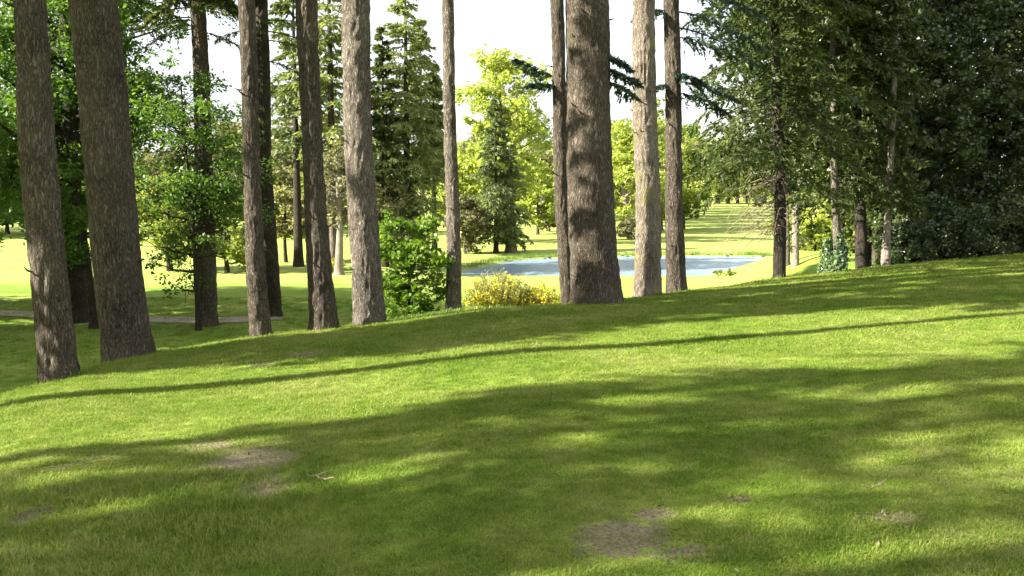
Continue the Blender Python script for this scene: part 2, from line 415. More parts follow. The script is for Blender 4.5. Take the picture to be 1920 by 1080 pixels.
M['twig'] = plain('dead_twig', (0.22, 0.17, 0.12), 0.9, 0.1, 30)
M['litter'] = leaf_mat('dry_litter', (0.06, 0.04, 0.02), (0.13, 0.09, 0.045), (0.26, 0.21, 0.12), trans=0.15)
M['tall'] = leaf_mat('tall_grass', (0.05, 0.10, 0.016), (0.10, 0.17, 0.025), (0.19, 0.24, 0.05), trans=0.4)

# ------------------------------------------------------------------ ground, pond, paths
def spread(a, b, d0, far, grow=1.13):
    mid = list(np.arange(a, b, d0)); r = []; x = b; d = d0
    while x < far: r.append(x); d *= grow; x += d
    l = []; x = a - d0; d = d0
    while x > -far: l.append(x); d *= grow; x -= d
    return np.array(l[::-1] + mid + r)
gx = spread(-14, 27, 0.32, 2200)
gy1 = np.arange(-2, 30, 0.24); gy2 = np.arange(30, 92, 0.5)
gy3 = []; y = 92; d = 0.5
while y < 2600: gy3.append(y); d *= 1.1; y += d
gy0 = []; y = -2.24; d = 0.24
while y > -300: gy0.append(y); d *= 1.25; y -= d
gy = np.concatenate([gy0[::-1], gy1, gy2, gy3])
GX, GY = np.meshgrid(gx, gy)
GZ = height(GX.ravel(), GY.ravel()).reshape(GX.shape)
nx, ny = len(gx), len(gy)
i = np.arange(ny - 1)[:, None] * nx + np.arange(nx - 1)[None]
b = Buf(); b.add(np.stack([GX, GY, GZ], -1).reshape(-1, 3), np.stack([i, i + 1, i + nx + 1, i + nx], -1).reshape(-1, 4))
o = b.build('ground', M['turf'], smooth=True); o['kind'] = 'structure'

pb = Buf()
PW = POND + 1.2 * unit(POND - POND.mean(0))
xs = np.linspace(PW[:, 0].min(), PW[:, 0].max(), 40); ys = np.linspace(PW[:, 1].min(), PW[:, 1].max(), 34)
for a in range(39):
    for c in range(33):
        mx_, my_ = (xs[a] + xs[a + 1]) / 2, (ys[c] + ys[c + 1]) / 2
        if poly_sdf(np.array([mx_]), np.array([my_]), POND)[0] < 1.6:
            pb.add([[xs[a], ys[c], WATER_Z], [xs[a + 1], ys[c], WATER_Z], [xs[a + 1], ys[c + 1], WATER_Z], [xs[a], ys[c + 1], WATER_Z]], [[0, 1, 2, 3]])
o = pb.build('pond', M['water']); o['kind'] = 'structure'

def path_strip(name, pts, w):
    pts = np.array(pts, float); t = np.linspace(0, 1, 120)
    u = np.linspace(0, 1, len(pts)); P = np.stack([np.interp(t, u, pts[:, 0]), np.interp(t, u, pts[:, 1])], 1)
    k = np.ones(9) / 9; P = np.stack([np.convolve(np.pad(P[:, c], 4, 'edge'), k, 'valid') for c in (0, 1)], 1)
    d = unit(np.gradient(P, axis=0)); nrm = np.stack([-d[:, 1], d[:, 0]], 1)
    cols = 7; off = np.linspace(-0.5, 0.5, cols)
    wid = w * (1 + 0.25 * (vnoise(t * 30, t * 0, seed=3) - 0.5))
    Q = P[:, None] + nrm[:, None] * off[None, :, None] * wid[:, None, None]
    Z = height(Q[..., 0].ravel(), Q[..., 1].ravel()).reshape(Q.shape[:2]) + 0.02
    V = np.concatenate([Q, Z[..., None]], -1).reshape(-1, 3)
    ii = np.arange(119)[:, None] * cols + np.arange(cols - 1)[None]
    b = Buf(); b.add(V, np.stack([ii, ii + cols, ii + cols + 1, ii + 1], -1).reshape(-1, 4))
    o = b.build(name, M['path'], smooth=True); o['kind'] = 'structure'
hp = lambda x, y: hit(x, y, 18)[:2]
P0 = hp(20, 588); P1 = hp(330, 601); P2 = hp(425, 601)
path_strip('path', [P0 + (-14, 3), P0 + (-6, 1.2), P0, (P0 + P1) / 2, P1, P2, P2 + (1.5, 0.8)], 1.1)
path_strip('path', [(8, 38.5), (10.5, 37.5), (13, 38.2), (17, 39.5), (24, 42), (34, 45)], 1.5)

# ------------------------------------------------------------------ tree builders
def bark_shape(pts, rad, sides, seed, amp, freq):
    """tube with furrowed bark relief"""
    pts = np.asarray(pts, float); n = len(pts); th = np.arange(sides) / sides * 2 * np.pi
    X = np.cos(th)[None] * rad[:, None]; Y = np.sin(th)[None] * rad[:, None]
    Zc = np.broadcast_to(pts[:, 2:3], X.shape)
    wx = 0.05 * (vnoise(X * 8, Y * 8, Zc * 3, seed + 5) - 0.5); wy = 0.05 * (vnoise(X * 8, Y * 8, Zc * 3, seed + 6) - 0.5)
    a = vnoise((X + wx) * freq, (Y + wy) * freq, Zc * freq * 0.3, seed)
    c = vnoise(X * freq * 2.2, Y * freq * 2.2, Zc * freq * 0.55, seed + 1)
    big = vnoise(X * 3.1, Y * 3.1, Zc * 1.1, seed + 2)
    ridge = 1 - np.abs(2 * a - 1)
    rr = rad[:, None] + amp * (0.75 * ridge + 0.4 * (c - 0.5) - 0.35) + 0.06 * rad[:, None] * (big - 0.5)
    V = np.stack([pts[:, 0:1] + np.cos(th)[None] * rr, pts[:, 1:2] + np.sin(th)[None] * rr, Zc], -1)
    i = np.arange(n - 1)[:, None] * sides; j = np.arange(sides)[None]; j2 = (j + 1) % sides
    q = np.stack([i + j, i + j2, i + sides + j2, i + sides + j], -1).reshape(-1, 4)
    return V.reshape(-1, 3), q

def needles(rng, P0, az, L, el, droop, T, N, nl, nw, spreadf=0.36, wood=None, wr=0.012, curl=0.0, tilt=0.55):
    """flat drooping sprays of needle clusters along each branch; P0 (B,3), az/L/el (B,)"""
    B = len(P0)
    out = np.stack([np.cos(az), np.sin(az), np.zeros(B)], -1); side = np.stack([-np.sin(az), np.cos(az), np.zeros(B)], -1)
    def axis(s):
        r = L[:, None] * s * np.cos(el)[:, None]
        zz = L[:, None] * (np.sin(el)[:, None] * s - droop * s ** 2 + curl * s ** 4)
        return P0[:, None] + out[:, None] * r[..., None] + np.array([0, 0, 1.0]) * zz[..., None]
    if wood is not None:
        ss = np.linspace(0, 0.97, 6)[None].repeat(B, 0); A = axis(ss)
        for k in range(B):
            v, q = tube(A[k], wr * (L[k] / 2.0) ** 0.7 * np.linspace(1, 0.25, 6), 4); wood.add(v, q)
    s = np.clip(np.linspace(0.14, 1.0, T)[None] + rng.normal(0, 0.03, (B, T)), 0.05, 1.02)
    base = axis(s)
    sg = np.where(np.arange(T) % 2 == 0, 1.0, -1.0)[None, :]
    beta = rng.uniform(0.6, 1.15, (B, T))
    lt = L[:, None] * spreadf * (1.12 - s) * rng.uniform(0.7, 1.25, (B, T)) + 0.06 * L[:, None]
    dirn = out[:, None] * np.cos(beta)[..., None] + side[:, None] * (np.sin(beta) * sg)[..., None]
    dirn[..., 2] += rng.normal(-0.10, 0.12, (B, T)) - droop * 0.9 * s
    dirn = unit(dirn)
    t = (np.arange(N)[None, None] + rng.uniform(0.1, 0.9, (B, T, N))) / N
    c = base[:, :, None] + dirn[:, :, None] * (lt[..., None] * t)[..., None]
    c[..., 2] -= 0.28 * lt[..., None] * t ** 2
    d2 = dirn[:, :, None] + rng.normal(0, 0.42, c.shape); d2[..., 2] -= 0.22
    c = c.reshape(-1, 3); d2 = unit(d2.reshape(-1, 3)); K = len(c)
    c = c + d2 * nl * 0.35
    nrm = unit(np.array([0, 0, 1.0]) + rng.normal(0, tilt, (K, 3)))
    l = nl * rng.uniform(0.6, 1.35, K); w = nw * rng.uniform(0.7, 1.3, K)
    v, q = diamonds(c, d2, nrm, l, w)
    # paler towards the twig tips
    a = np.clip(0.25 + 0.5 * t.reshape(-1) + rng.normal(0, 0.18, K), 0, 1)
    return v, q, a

def conifer_crown(seed, H, zb, Rm, nbr, T, N, nl, nw, droop=0.25, el0=0.12, el1=0.5, shape=0.85, wood=True, gap=0.25):
    rng = np.random.default_rng(seed)
    t = np.sort(rng.uniform(0, 1, nbr)); t = np.floor(t * nbr / 4.5) / (nbr / 4.5) + rng.normal(0, 0.016, nbr); t = np.clip(t, 0, 0.995)
    z = zb + (H - zb) * t
    prof = np.minimum(1, (1 - t) ** shape * 1.05) * (0.55 + 0.45 * np.minimum(1, t / 0.18))
    L = Rm * prof * rng.uniform(0.6, 1.15, nbr) + 0.12
    keep = rng.uniform(0, 1, nbr) > gap * 0.5
    az = rng.uniform(0, 2 * np.pi, nbr) + np.arange(nbr) * 2.4
    el = el0 + (el1 - el0) * t + rng.normal(0, 0.24, nbr)
    P0 = np.stack([np.zeros(nbr), np.zeros(nbr), z], -1)
    fb = Buf(); wb = Buf() if wood else None
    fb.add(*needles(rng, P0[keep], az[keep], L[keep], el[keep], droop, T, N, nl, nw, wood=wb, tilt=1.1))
    return fb, wb

def leaf_crown(seed, centers, rads, per, ls, up=0.5, flat=0.7, lw=0.6, tight=1.0):
    """leaf-sized faces gathered in uneven clumps"""
    rng = np.random.default_rng(seed)
    cs, vs = [], []
    for c, r, n in zip(centers, rads, per):
        k = max(3, int(n / 26)); sub = c + rng.normal(0, 1, (k, 3)) * r * [0.55, 0.55, 0.55 * flat]
        who = rng.integers(0, k, n)
        p = sub[who] + rng.normal(0, 1, (n, 3)) * r * np.array([0.24, 0.24, 0.17]) * tight
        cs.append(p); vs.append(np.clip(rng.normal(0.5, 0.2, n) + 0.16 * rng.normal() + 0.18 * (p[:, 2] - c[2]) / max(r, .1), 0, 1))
    c = np.concatenate(cs); v = np.concatenate(vs); n = len(c)
    d = rvec(rng, n); d[:, 2] = d[:, 2] * 0.6 - 0.25
    nr = unit(rvec(rng, n) + np.array([0, 0, up]))
    l = ls * rng.uniform(0.6, 1.4, n)
    V, Q = diamonds(c, d, nr, l, l * lw, asym=0.02)
    return V, Q, v
def limb(b, a, c, r0, r1, rng, sides=5, n=7, sag=0.12):
    t = np.linspace(0, 1, n)[:, None]
    L = np.linalg.norm(c - a)
    mid = (a + c) / 2 + np.array([0, 0, -sag * L]) * 1.0 + rng.normal(0, 0.06, 3) * L
    P = (1 - t) ** 2 * a + 2 * t * (1 - t) * mid + t ** 2 * c
    P[1:-1] += rng.normal(0, 0.012, (n - 2, 3)) * L
    b.add(*tube(P, r0 * (1 - t[:, 0]) + r1 * t[:, 0], sides))
    return P

def broadleaf(seed, H, zb, Rx, nclump, nleaf, ls, trunk_r, Ry=None, fork=0.35, crad=0.3, lean=(0, 0), twigs=0, hollow=0.45, shape=1.0, lw=0.6, flat=0.7, tight=1.0):
    """returns (wood Buf, leaf Buf), base at origin"""
    rng = np.random.default_rng(seed); Ry = Ry or Rx
    w = Buf(); f = Buf()
    zc = (zb + H) / 2; hz = (H - zb) / 2
    d = rvec(rng, nclump); rad = rng.uniform(hollow, 1.0, nclump) ** 0.7
    k = 1 - (1 - shape) * np.clip(d[:, 2], 0, 1)
    lump = 0.72 + 0.56 * fbm(d[:, 0] * 1.7 + seed, d[:, 1] * 1.7, d[:, 2] * 1.7, seed=seed)
    C = np.stack([d[:, 0] * Rx * k, d[:, 1] * Ry * k, d[:, 2] * hz], -1) * (rad * lump)[:, None] + [0, 0, zc]
    C[:, :2] += np.array(lean)[None] * (C[:, 2:3] / H)
    cr = crad * Rx * rng.uniform(0.6, 1.25, nclump)
    per = np.maximum(8, (nleaf * cr ** 2 / (cr ** 2).sum()).astype(int))
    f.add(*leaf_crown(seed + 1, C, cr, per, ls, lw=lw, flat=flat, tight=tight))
    nt_ = 14; t = np.linspace(0, 1, nt_)
    top = 0.86 * H
    P = np.stack([lean[0] * t ** 1.5 * .86 + 0.25 * trunk_r * np.sin(t * 7 + seed), lean[1] * t ** 1.5 * .86 + 0.25 * trunk_r * np.cos(t * 6), -0.3 + t * (top + 0.3)], -1)
    r = trunk_r * (1 - 0.9 * t) * (1 + 0.7 * np.exp(-t * 26)) + 0.012
    w.add(*bark_shape(np.stack([np.interp(np.linspace(0, 1, 40), t, P[:, c]) for c in range(3)], -1), np.interp(np.linspace(0, 1, 40), t, r), 14, seed, 0.12 * trunk_r, 9))
    for c, q in zip(C, cr):
        zt = np.clip(min(c[2] - 0.35 * math.hypot(c[0], c[1]), c[2] * 0.92), max(fork * zb, 0.12 * H), top * 0.97)
        tt = (zt + 0.3) / (top + 0.3); a = np.array([np.interp(tt, t, P[:, j]) for j in range(3)])
        r0 = max(0.01, 0.5 * np.interp(tt, t, r)); Q = limb(w, a, c, r0, 0.25 * r0, rng)
        for _ in range(twigs):
            s = Q[rng.integers(2, 6)]; limb(w, s, s + rvec(rng, 1)[0] * q * 1.5 + [0, 0, 0.3 * q], 0.35 * r0, 0.1 * r0, rng, 3, 4)
    return w, f

def plant_tree(name, loc, label, cat, wood, leaf, wmat, lmat, group=None, leafname='crown'):
    e = empty(name, loc, label, cat, group)
    if wood is not None and wood.n: wood.build('trunk', wmat, e, smooth=True)
    if leaf is not None: leaf.build(leafname, lmat, e)
    return e
def copy_tree(src, loc, rz, sc, label=None, group=None):
    c = src.copy(); col.objects.link(c); c.location = [float(k) for k in loc]; c.rotation_euler = (0, 0, rz); c.scale = sc if hasattr(sc, '__len__') else (sc, sc, sc)
    if label: c['label'] = label
    if group: c['group'] = group
    for ch in src.children:
        k = ch.copy(); col.objects.link(k); k.parent = c
    return c
def plain_at(px, py):
    """point on the low ground seen at this pixel, ignoring the mound in front"""
    d = ray(px, py); t = np.linspace(30, 700, 6000); P = EYE + d[None] * t[:, None]
    z = height(P[:, 0], P[:, 1]); k = int(np.argmax(P[:, 2] < z)); return P[k]

# ------------------------------------------------------------------ the tall firs on the ridge
# name, label, depth, [(photo y, left x, right x), ...] from top to base, bark, crown start, height, relief
CROWNS = []
for sd, H, Rm in ((11, 16, 2.6), (12, 16, 2.9), (13, 15, 2.3)):
    fb, wb = conifer_crown(sd, H, 0.0, Rm, 130, 12, 8, 0.34, 0.11, droop=0.3)
    CROWNS.append((fb, wb, H))
crown_mesh = {}
def add_crown(e, off, k, mat, rz, sc):
    """shared crown meshes, hung on the upper bole"""
    fb, wb, H = CROWNS[k]
    key = (k, mat)
    if key not in crown_mesh:
        c = fb.build('crown', M[mat], e); w = wb.build('branches', M['bark_dark'], e)
        crown_mesh[key] = (c.data, w.data)
    else:
        c = bpy.data.objects.new('crown', crown_mesh[key][0]); w = bpy.data.objects.new('branches', crown_mesh[key][1])
        for q in (c, w): col.objects.link(q); q.parent = e; q['kind'] = 'stuff'
    for q in (c, w):
        q.location = [float(v) for v in off]; q.rotation_euler = (0, 0, rz); q.scale = sc if hasattr(sc, '__len__') else (sc, sc, sc)

def bole(name, label, Y, edges, mat, H=27, zc=12, relief=1.0, ck=0, crz=0, cmat='fir', group='tall fir trunks along the top of the slope', csc=None, cat='tree'):
    edges = sorted(edges)          # top first
    P = np.array([at((a + c) / 2, y, Y) for y, a, c in edges]); r = np.array([(c - a) / 2 / F * Y for y, a, c in edges])
    P, r = P[::-1], r[::-1]        # base first
    gz = h1(P[0][0], P[0][1])
    slope = (P[-1] - P[0]) / (P[-1][2] - P[0][2])
    zs = np.concatenate([[gz - 0.4], P[:, 2] if P[0][2] > gz - 0.35 else np.concatenate([[gz - 0.3], P[1:, 2]])])
    px = np.concatenate([[P[0][0]], P[:, 0]]); py = np.full(len(zs), Y); rr = np.concatenate([[r[0] * 1.12], r])
    ztop = gz + H; lift = ztop - P[-1][2]
    k = 0.45
    zs = np.append(zs, [P[-1][2] + lift * 0.5, ztop]); px = np.append(px, [P[-1][0] + slope[0] * lift * 0.5 * k, P[-1][0] + slope[0] * lift * k])
    py = np.append(py, [Y, Y]); rr = np.append(rr, [r[-1] * 0.62, 0.03])
    fine = np.arange(zs[0], P[-1][2] + 0.6, 0.035 if relief > 0.5 else 0.06); coarse = np.linspace(fine[-1] + 0.2, ztop, 40)
    zz = np.concatenate([fine, coarse])
    cx = np.interp(zz, zs, px); rad = np.interp(zz, zs, rr)
    g = np.exp(-0.5 * (np.arange(-10, 11) / 4.0) ** 2); g /= g.sum()
    cx = np.convolve(np.pad(cx, 10, 'edge'), g, 'valid'); rad = np.convolve(np.pad(rad, 10, 'edge'), g, 'valid')
    cx += 0.012 * np.sin(zz * 1.3 + Y * 3)
    rad *= 0.96 * (1 + 0.08 * np.exp(-(zz - gz).clip(0) * 5))
    base = np.array([px[0], Y, gz])
    e = empty(name, base, label, cat, group)
    b = Buf(); sides = 88 if r[0] > 0.2 else 56
    pts = np.stack([cx, np.full(len(zz), Y), zz], -1) - base
    b.add(*bark_shape(pts, rad, sides, int(Y * 31 + edges[0][1]) % 997, 0.044 * relief * min(1, r[0] / 0.25 + 0.2), 15))
    rng = np.random.default_rng(int(edges[0][1]) + 7)
    b.build('trunk', M[mat], e, smooth=True)
    for _ in range(6 if Y < 24 else 2):             # dead branch stubs
        z = rng.uniform(0.8, 5.2); a = rng.uniform(math.pi, 2 * math.pi); i = int(np.argmin(np.abs(zz - gz - z)))
        c = pts[i]; d = np.array([math.cos(a), math.sin(a), rng.uniform(-0.1, 0.5)]); L = rng.uniform(0.03, 0.15); k = Buf()
        k.add(*tube(np.array([c + d * rad[i] * 0.8, c + d * (rad[i] + L * 0.6), c + d * (rad[i] + L) + [0, 0, 0.03]]), np.array([0.017, 0.012, 0.005]), 6))
        k.build('branch_stub', M[mat], e)
    if zc is not None:
        i = int(np.argmin(np.abs(zz - gz - zc))); cr = CROWNS[ck]
        sz = (H - zc + 0.3) / cr[2]; sx = csc if csc else sz
        add_crown(e, pts[i], ck, cmat, crz, (sx, sx, sz))
    e['_x'] = 0; del e['_x']
    return e, base, (zz, cx, rad)

T1 = bole('fir_tree', 'brown tilted fir trunk at the low left end of the ridge, scarred with pale nicks', 11.6, [(0, 27, 81), (267, 39, 100), (533, 63, 127), (640, 72, 138), (690, 74, 145)], 'bark', ck=0, zc=8.5, H=25)
T2 = bole('fir_tree', 'thick grey-brown fir trunk with old branch knots, beside the tilted brown trunk', 14.0, [(0, 132, 217), (267, 155, 243), (533, 182, 268), (620, 192, 281), (662, 194, 292)], 'bark', ck=1, crz=1.0, zc=5.9, H=25, csc=0.6)
T4 = bole('fir_tree', 'slim pale fir trunk standing just in front of a dark trunk', 16.0, [(0, 448, 477), (296, 456, 486), (500, 463, 498), (622, 469, 508)], 'bark', ck=2, crz=2, zc=11)
T6 = bole('fir_tree', 'straight brown fir trunk left of the sunlit furrowed trunk', 16.3, [(0, 556, 595), (296, 567, 603), (500, 577, 622), (609, 583, 635)], 'bark', ck=0, crz=3, zc=12)
T7 = bole('fir_tree', 'sunlit pale fir trunk with deeply furrowed bark, beside the green bush', 17.0, [(0, 642, 692), (296, 647, 699), (480, 656, 712), (603, 663, 723)], 'bark_grey', ck=1, crz=4, zc=13, relief=1.0)
T8 = bole('fir_tree', 'thin slightly curved fir trunk between the green bush and the yellow broom', 19.5, [(0, 828, 849), (178, 831, 853), (356, 836, 861), (480, 837, 864), (568, 834, 864)], 'bark_grey', ck=2, crz=5, zc=12, relief=0.8)
T9 = bole('fir_tree', 'thin dark fir trunk pressed against the left side of the thickest trunk', 19.8, [(0, 1032, 1057), (200, 1036, 1060), (356, 1040, 1065), (564, 1050, 1078)], 'bark', ck=2, crz=0.7, zc=12, relief=0.8)
T10 = bole('fir_tree', 'thickest fir trunk with brown ridged bark, right of the yellow broom', 17.5, [(0, 1060, 1139), (200, 1061, 1144), (356, 1062, 1151), (500, 1066, 1160), (563, 1066, 1166)], 'bark', ck=1, crz=2.2, zc=13)
T11 = bole('fir_tree', 'pale fir trunk with yellow-green mossy flakes down its sunny side', 19.0, [(0, 1187, 1226), (200, 1188, 1231), (356, 1191, 1236), (556, 1189, 1240)], 'bark_moss', ck=0, crz=1.6, zc=13, relief=1.1)
T12 = bole('fir_tree', 'slender brown fir trunk just right of the mossy trunk', 20.0, [(0, 1245, 1273), (200, 1247, 1276), (400, 1249, 1281), (547, 1249, 1288)], 'bark', ck=2, crz=2.9, zc=12, relief=0.8)
T3 = bole('fir_tree', 'dark straight trunk rising through the light leafy sapling beside the path', 30.0, [(0, 358, 385), (267, 366, 397), (450, 369, 403), (611, 371, 409)], 'bark', ck=0, crz=3.7, zc=9.6, H=25, group='fir trunks on the lower ground')
T5 = bole('fir_tree', 'dark trunk standing behind the slim pale trunk', 32.0, [(0, 478, 502), (296, 484, 509), (450, 489, 518), (593, 497, 530)], 'bark_dark', ck=1, crz=0.4, zc=10.5, H=25, group='fir trunks on the lower ground')
T2b = bole('fir_tree', 'fir mostly hidden behind the thick grey-brown trunk with knots', 34.0, [(0, 214, 234), (300, 219, 241), (600, 222, 248)], 'bark', ck=2, crz=0.9, zc=9, H=24, group='fir trunks on the lower ground', relief=0.5)
T13 = bole('spruce_tree', 'dark trunked spruce with drooping boughs hanging over the pond end', 22.8, [(0, 1444, 1459), (200, 1448, 1467), (305, 1452, 1471), (521, 1450, 1474)], 'bark_dark', H=17, zc=None, relief=0.7, group='trees on the right bank')
T14 = bole('conifer_tree', 'thin sunlit conifer trunk with ivy climbing its foot', 26.0, [(0, 1555, 1565), (200, 1556, 1567), (305, 1558, 1570), (505, 1562, 1580)], 'bark_grey', H=16, zc=5.2, ck=0, cmat='fir', relief=0.5, group='trees on the right bank', csc=0.8)
T15 = bole('conifer_tree', 'dark grey trunk between the ivy-clad trunk and the pinkish stem', 27.0, [(0, 1596, 1610), (300, 1600, 1618), (499, 1605, 1628)], 'bark_dark', H=15, zc=2.6, ck=1, crz=1, relief=0.5, group='trees on the right bank', csc=0.42)
T16 = bole('conifer_tree', 'pale pinkish stem catching the sun at the edge of the dark evergreens', 26.2, [(0, 1676, 1686), (300, 1664, 1676), (415, 1659, 1671), (497, 1650, 1669)], 'bark_pale', H=13, zc=1.9, ck=2, crz=2, relief=0.4, group='trees on the right bank', csc=0.55)
T17 = bole('conifer_tree', 'short brown stem just behind the pinkish sunlit stem', 31.0, [(0, 1640, 1650), (300, 1639, 1650), (480, 1636, 1651)], 'bark', H=13, zc=2.4, ck=0, crz=3, relief=0.4, group='trees on the right bank', csc=0.5)
T18 = bole('conifer_tree', 'pale grey stem on the bank behind the dark spruce', 44.0, [(0, 1489, 1496), (350, 1487, 1497), (479, 1485, 1499)], 'bark_pale', H=16, zc=7.5, ck=1, crz=4, relief=0.4, group='trees on the right bank', csc=0.8)
T19 = bole('conifer_tree', 'slim grey stem close beside the pale grey stem behind the spruce', 45.0, [(0, 1474, 1479), (350, 1472, 1479), (480, 1471, 1481)], 'bark_grey', H=15, zc=7.5, ck=2, crz=5, relief=0.4, group='trees on the right bank', csc=0.8)

def add_boughs(e, base, specs, mat, seed, T=16, N=11, nl=0.1, nw=0.03, droop=0.25, name='bough', curl=0.0):
    """each: (height above base, azimuth deg, length, elevation)"""
    for k, (z, az, L, el) in enumerate(specs):
        rng = np.random.default_rng(seed + k); fb = Buf(); wb = Buf()
        off = e[2]; i = int(np.argmin(np.abs(off[0] - base[2] - z)))
        P0 = np.array([[off[1][i] - base[0], 0, z]])
        fb.add(*needles(rng, P0, np.array([R(az)]), np.array([L]), np.array([el]), droop, T, N, nl, nw, wood=wb, wr=0.02, curl=curl))
        o = fb.build(name, M[mat], e[0]); wb.build('branch', M['bark_dark'], o)

add_boughs(T9, T9[1], [(4.6, 176, 0.95, 0.55), (4.5, 190, 0.6, 0.1)], 'fir_blue', 300, T=34, N=20, nl=0.11, nw=0.034, droop=0.1)
add_boughs(T10, T10[1], [(4.35, 5, 0.75, -0.25), (4.1, 25, 1.0, -0.1), (3.85, 40, 1.1, 0.0)], 'fir_blue', 320, T=34, N=20, nl=0.11, nw=0.034, droop=0.22)
add_boughs(T12, T12[1], [(5.5, 0, 1.7, -0.1), (5.2, 20, 1.9, -0.05), (5.8, -30, 1.8, 0.0), (4.15, -8, 1.2, 0.0), (3.95, 14, 1.1, -0.05), (4.1, 195, 0.7, 0), (5.5, 190, 0.7, 0.1), (4.3, -55, 0.8, 0.0), (5.0, 5, 1.2, 0)], 'fir_blue', 340, T=34, N=20, nl=0.11, nw=0.034, droop=0.3)
add_boughs(T3, T3[1], [(9.3, 180, 2.6, 0.0), (9.0, 205, 2.4, 0), (8.7, 165, 2.0, 0.0), (9.2, 0, 1.8, 0), (9.4, 20, 2.0, 0.1), (8.6, -10, 1.3, -0.1), (8.9, 230, 2.2, 0), (9.3, 300, 2.2, 0.1), (9.5, 150, 2.6, 0.1)], 'fir', 360, T=20, N=12, nl=0.13, nw=0.042, droop=0.3)
add_boughs(T5, T5[1], [(9.2, 0, 2.4, 0.1), (8.9, 30, 2.4, 0), (8.6, -20, 1.9, 0), (8.0, 10, 1.4, -0.1), (9.0, 180, 1.4, 0)], 'fir', 380, T=20, N=12, nl=0.13, nw=0.042, droop=0.3)

# the drooping spruce: whole crown of boughs, low skirts bare
rng = np.random.default_rng(77)
def spruce_crown(e, base, H, zb, Rm, nb, mat, seed, T, N, nl, nw, azf=None, droop=0.42, zpow=1.0):
    rng = np.random.default_rng(seed)
    t = rng.uniform(0, 1, nb) ** zpow; z = zb + (H - zb) * t
    L = Rm * (1 - t) ** 0.7 * rng.uniform(0.55, 1.1, nb) + 0.2
    az = rng.uniform(0, 6.283, nb) if azf is None else azf(rng, nb)
    el = 0.08 + 0.4 * t + rng.normal(0, 0.12, nb)
    off = e[2]; P0 = np.stack([np.interp(z, off[0] - base[2], off[1]) - base[0], np.zeros(nb), z], -1)
    fb = Buf(); wb = Buf()
    fb.add(*needles(rng, P0, az, L, el, droop, T, N, nl, nw, wood=wb, wr=0.016))
    o = fb.build('crown', M[mat], e[0]); wb.build('branches', M['bark_dark'], o)
spruce_crown(T13, T13[1], 17, 2.1, 2.3, 260, 'fir', 501, 20, 12, 0.15, 0.05)
# bare dead lower branches of the spruce
wb = Buf(); rng = np.random.default_rng(5)
for k in range(46):
    z = rng.uniform(1.1, 2.6); az = rng.uniform(2.0, 5.2); L = rng.uniform(0.5, 1.5)
    s = np.linspace(0, 1, 7)[:, None]
    d = np.array([math.cos(az), math.sin(az), 0]); P = np.array([0, 0, z]) + d * s * L + np.array([0, 0, -0.45]) * (s ** 2) * L
    wb.add(*tube(P, np.linspace(0.011, 0.003, 7), 4))
    for j in range(5):
        a = P[rng.integers(2, 7)]; q = unit(d + rng.normal(0, 0.6, 3) + [0, 0, -0.5]) * rng.uniform(0.12, 0.4)
        wb.add(*tube(np.array([a, a + q * 0.5, a + q + [0, 0, -0.04]]), np.array([0.005, 0.004, 0.002]), 3))
wb.build('dead_branches', M['twig'], T13[0])
spruce_crown(T14, T14[1], 15, 2.5, 1.95, 190, 'fir', 520, 19, 11, 0.16, 0.055)

# ------------------------------------------------------------------ dark glossy evergreens on the right
def evergreen(seed, px, py, Y, H, Rx, n, label, group='dark evergreens on the right', ls=0.13, zb=0.15, mat='holly'):
    p = at(px, py, Y); p[2] = h1(p[0], p[1])
    w, f = broadleaf(seed, H, zb, Rx, 60, int(n * 1.25), ls, 0.16, fork=0.1, crad=0.36, hollow=0.3, lw=0.55, shape=0.75, tight=0.55)
    return plant_tree('holly_tree', p, label, 'tree', w, f, M['bark_dark'], M[mat], group)
evergreen(610, 1464, 490, 34.0, 14.0, 2.3, 20000, 'dark evergreen closing the view behind the dark spruce', ls=0.16, zb=3.6)
evergreen(611, 1574, 490, 32.0, 13.0, 2.0, 20000, 'dark evergreen just behind the ivy-clad conifer', ls=0.15, zb=3.3, mat='holly_olive')
evergreen(608, 1690, 494, 29.0, 10.0, 1.3, 18000, 'narrow dark evergreen directly behind the pinkish stem')
evergreen(609, 1625, 490, 37.0, 12.0, 2.2, 18000, 'dark evergreen filling the gap above the dark grey trunk', ls=0.17, zb=2.4)
evergreen(601, 1745, 490, 28.5, 10.5, 1.75, 26000, 'dark glossy evergreen next to the pinkish stem, leaves catching light')
evergreen(602, 1850, 482, 29.5, 12.0, 2.0, 26000, 'broad dark evergreen whose sunlit sprays glint pale green', mat='holly_olive')
evergreen(603, 1960, 474, 29.0, 11.5, 2.1, 20000, 'deep green evergreen at the far end of the dark belt')
evergreen(604, 1680, 480, 34.0, 13.0, 2.2, 18000, 'tall dark evergreen behind the pinkish and brown stems', mat='holly_olive')
evergreen(605, 1800, 478, 35.0, 14.0, 2.6, 18000, 'tallest dark evergreen in the second row of the belt', ls=0.19)
evergreen(606, 1920, 470, 36.0, 14.0, 2.8, 16000, 'dark evergreen closing the second row of the belt', ls=0.19)
evergreen(607, 2060, 466, 31.0, 12.0, 2.4, 10000, 'dark evergreen past the end of the lawn', ls=0.2)

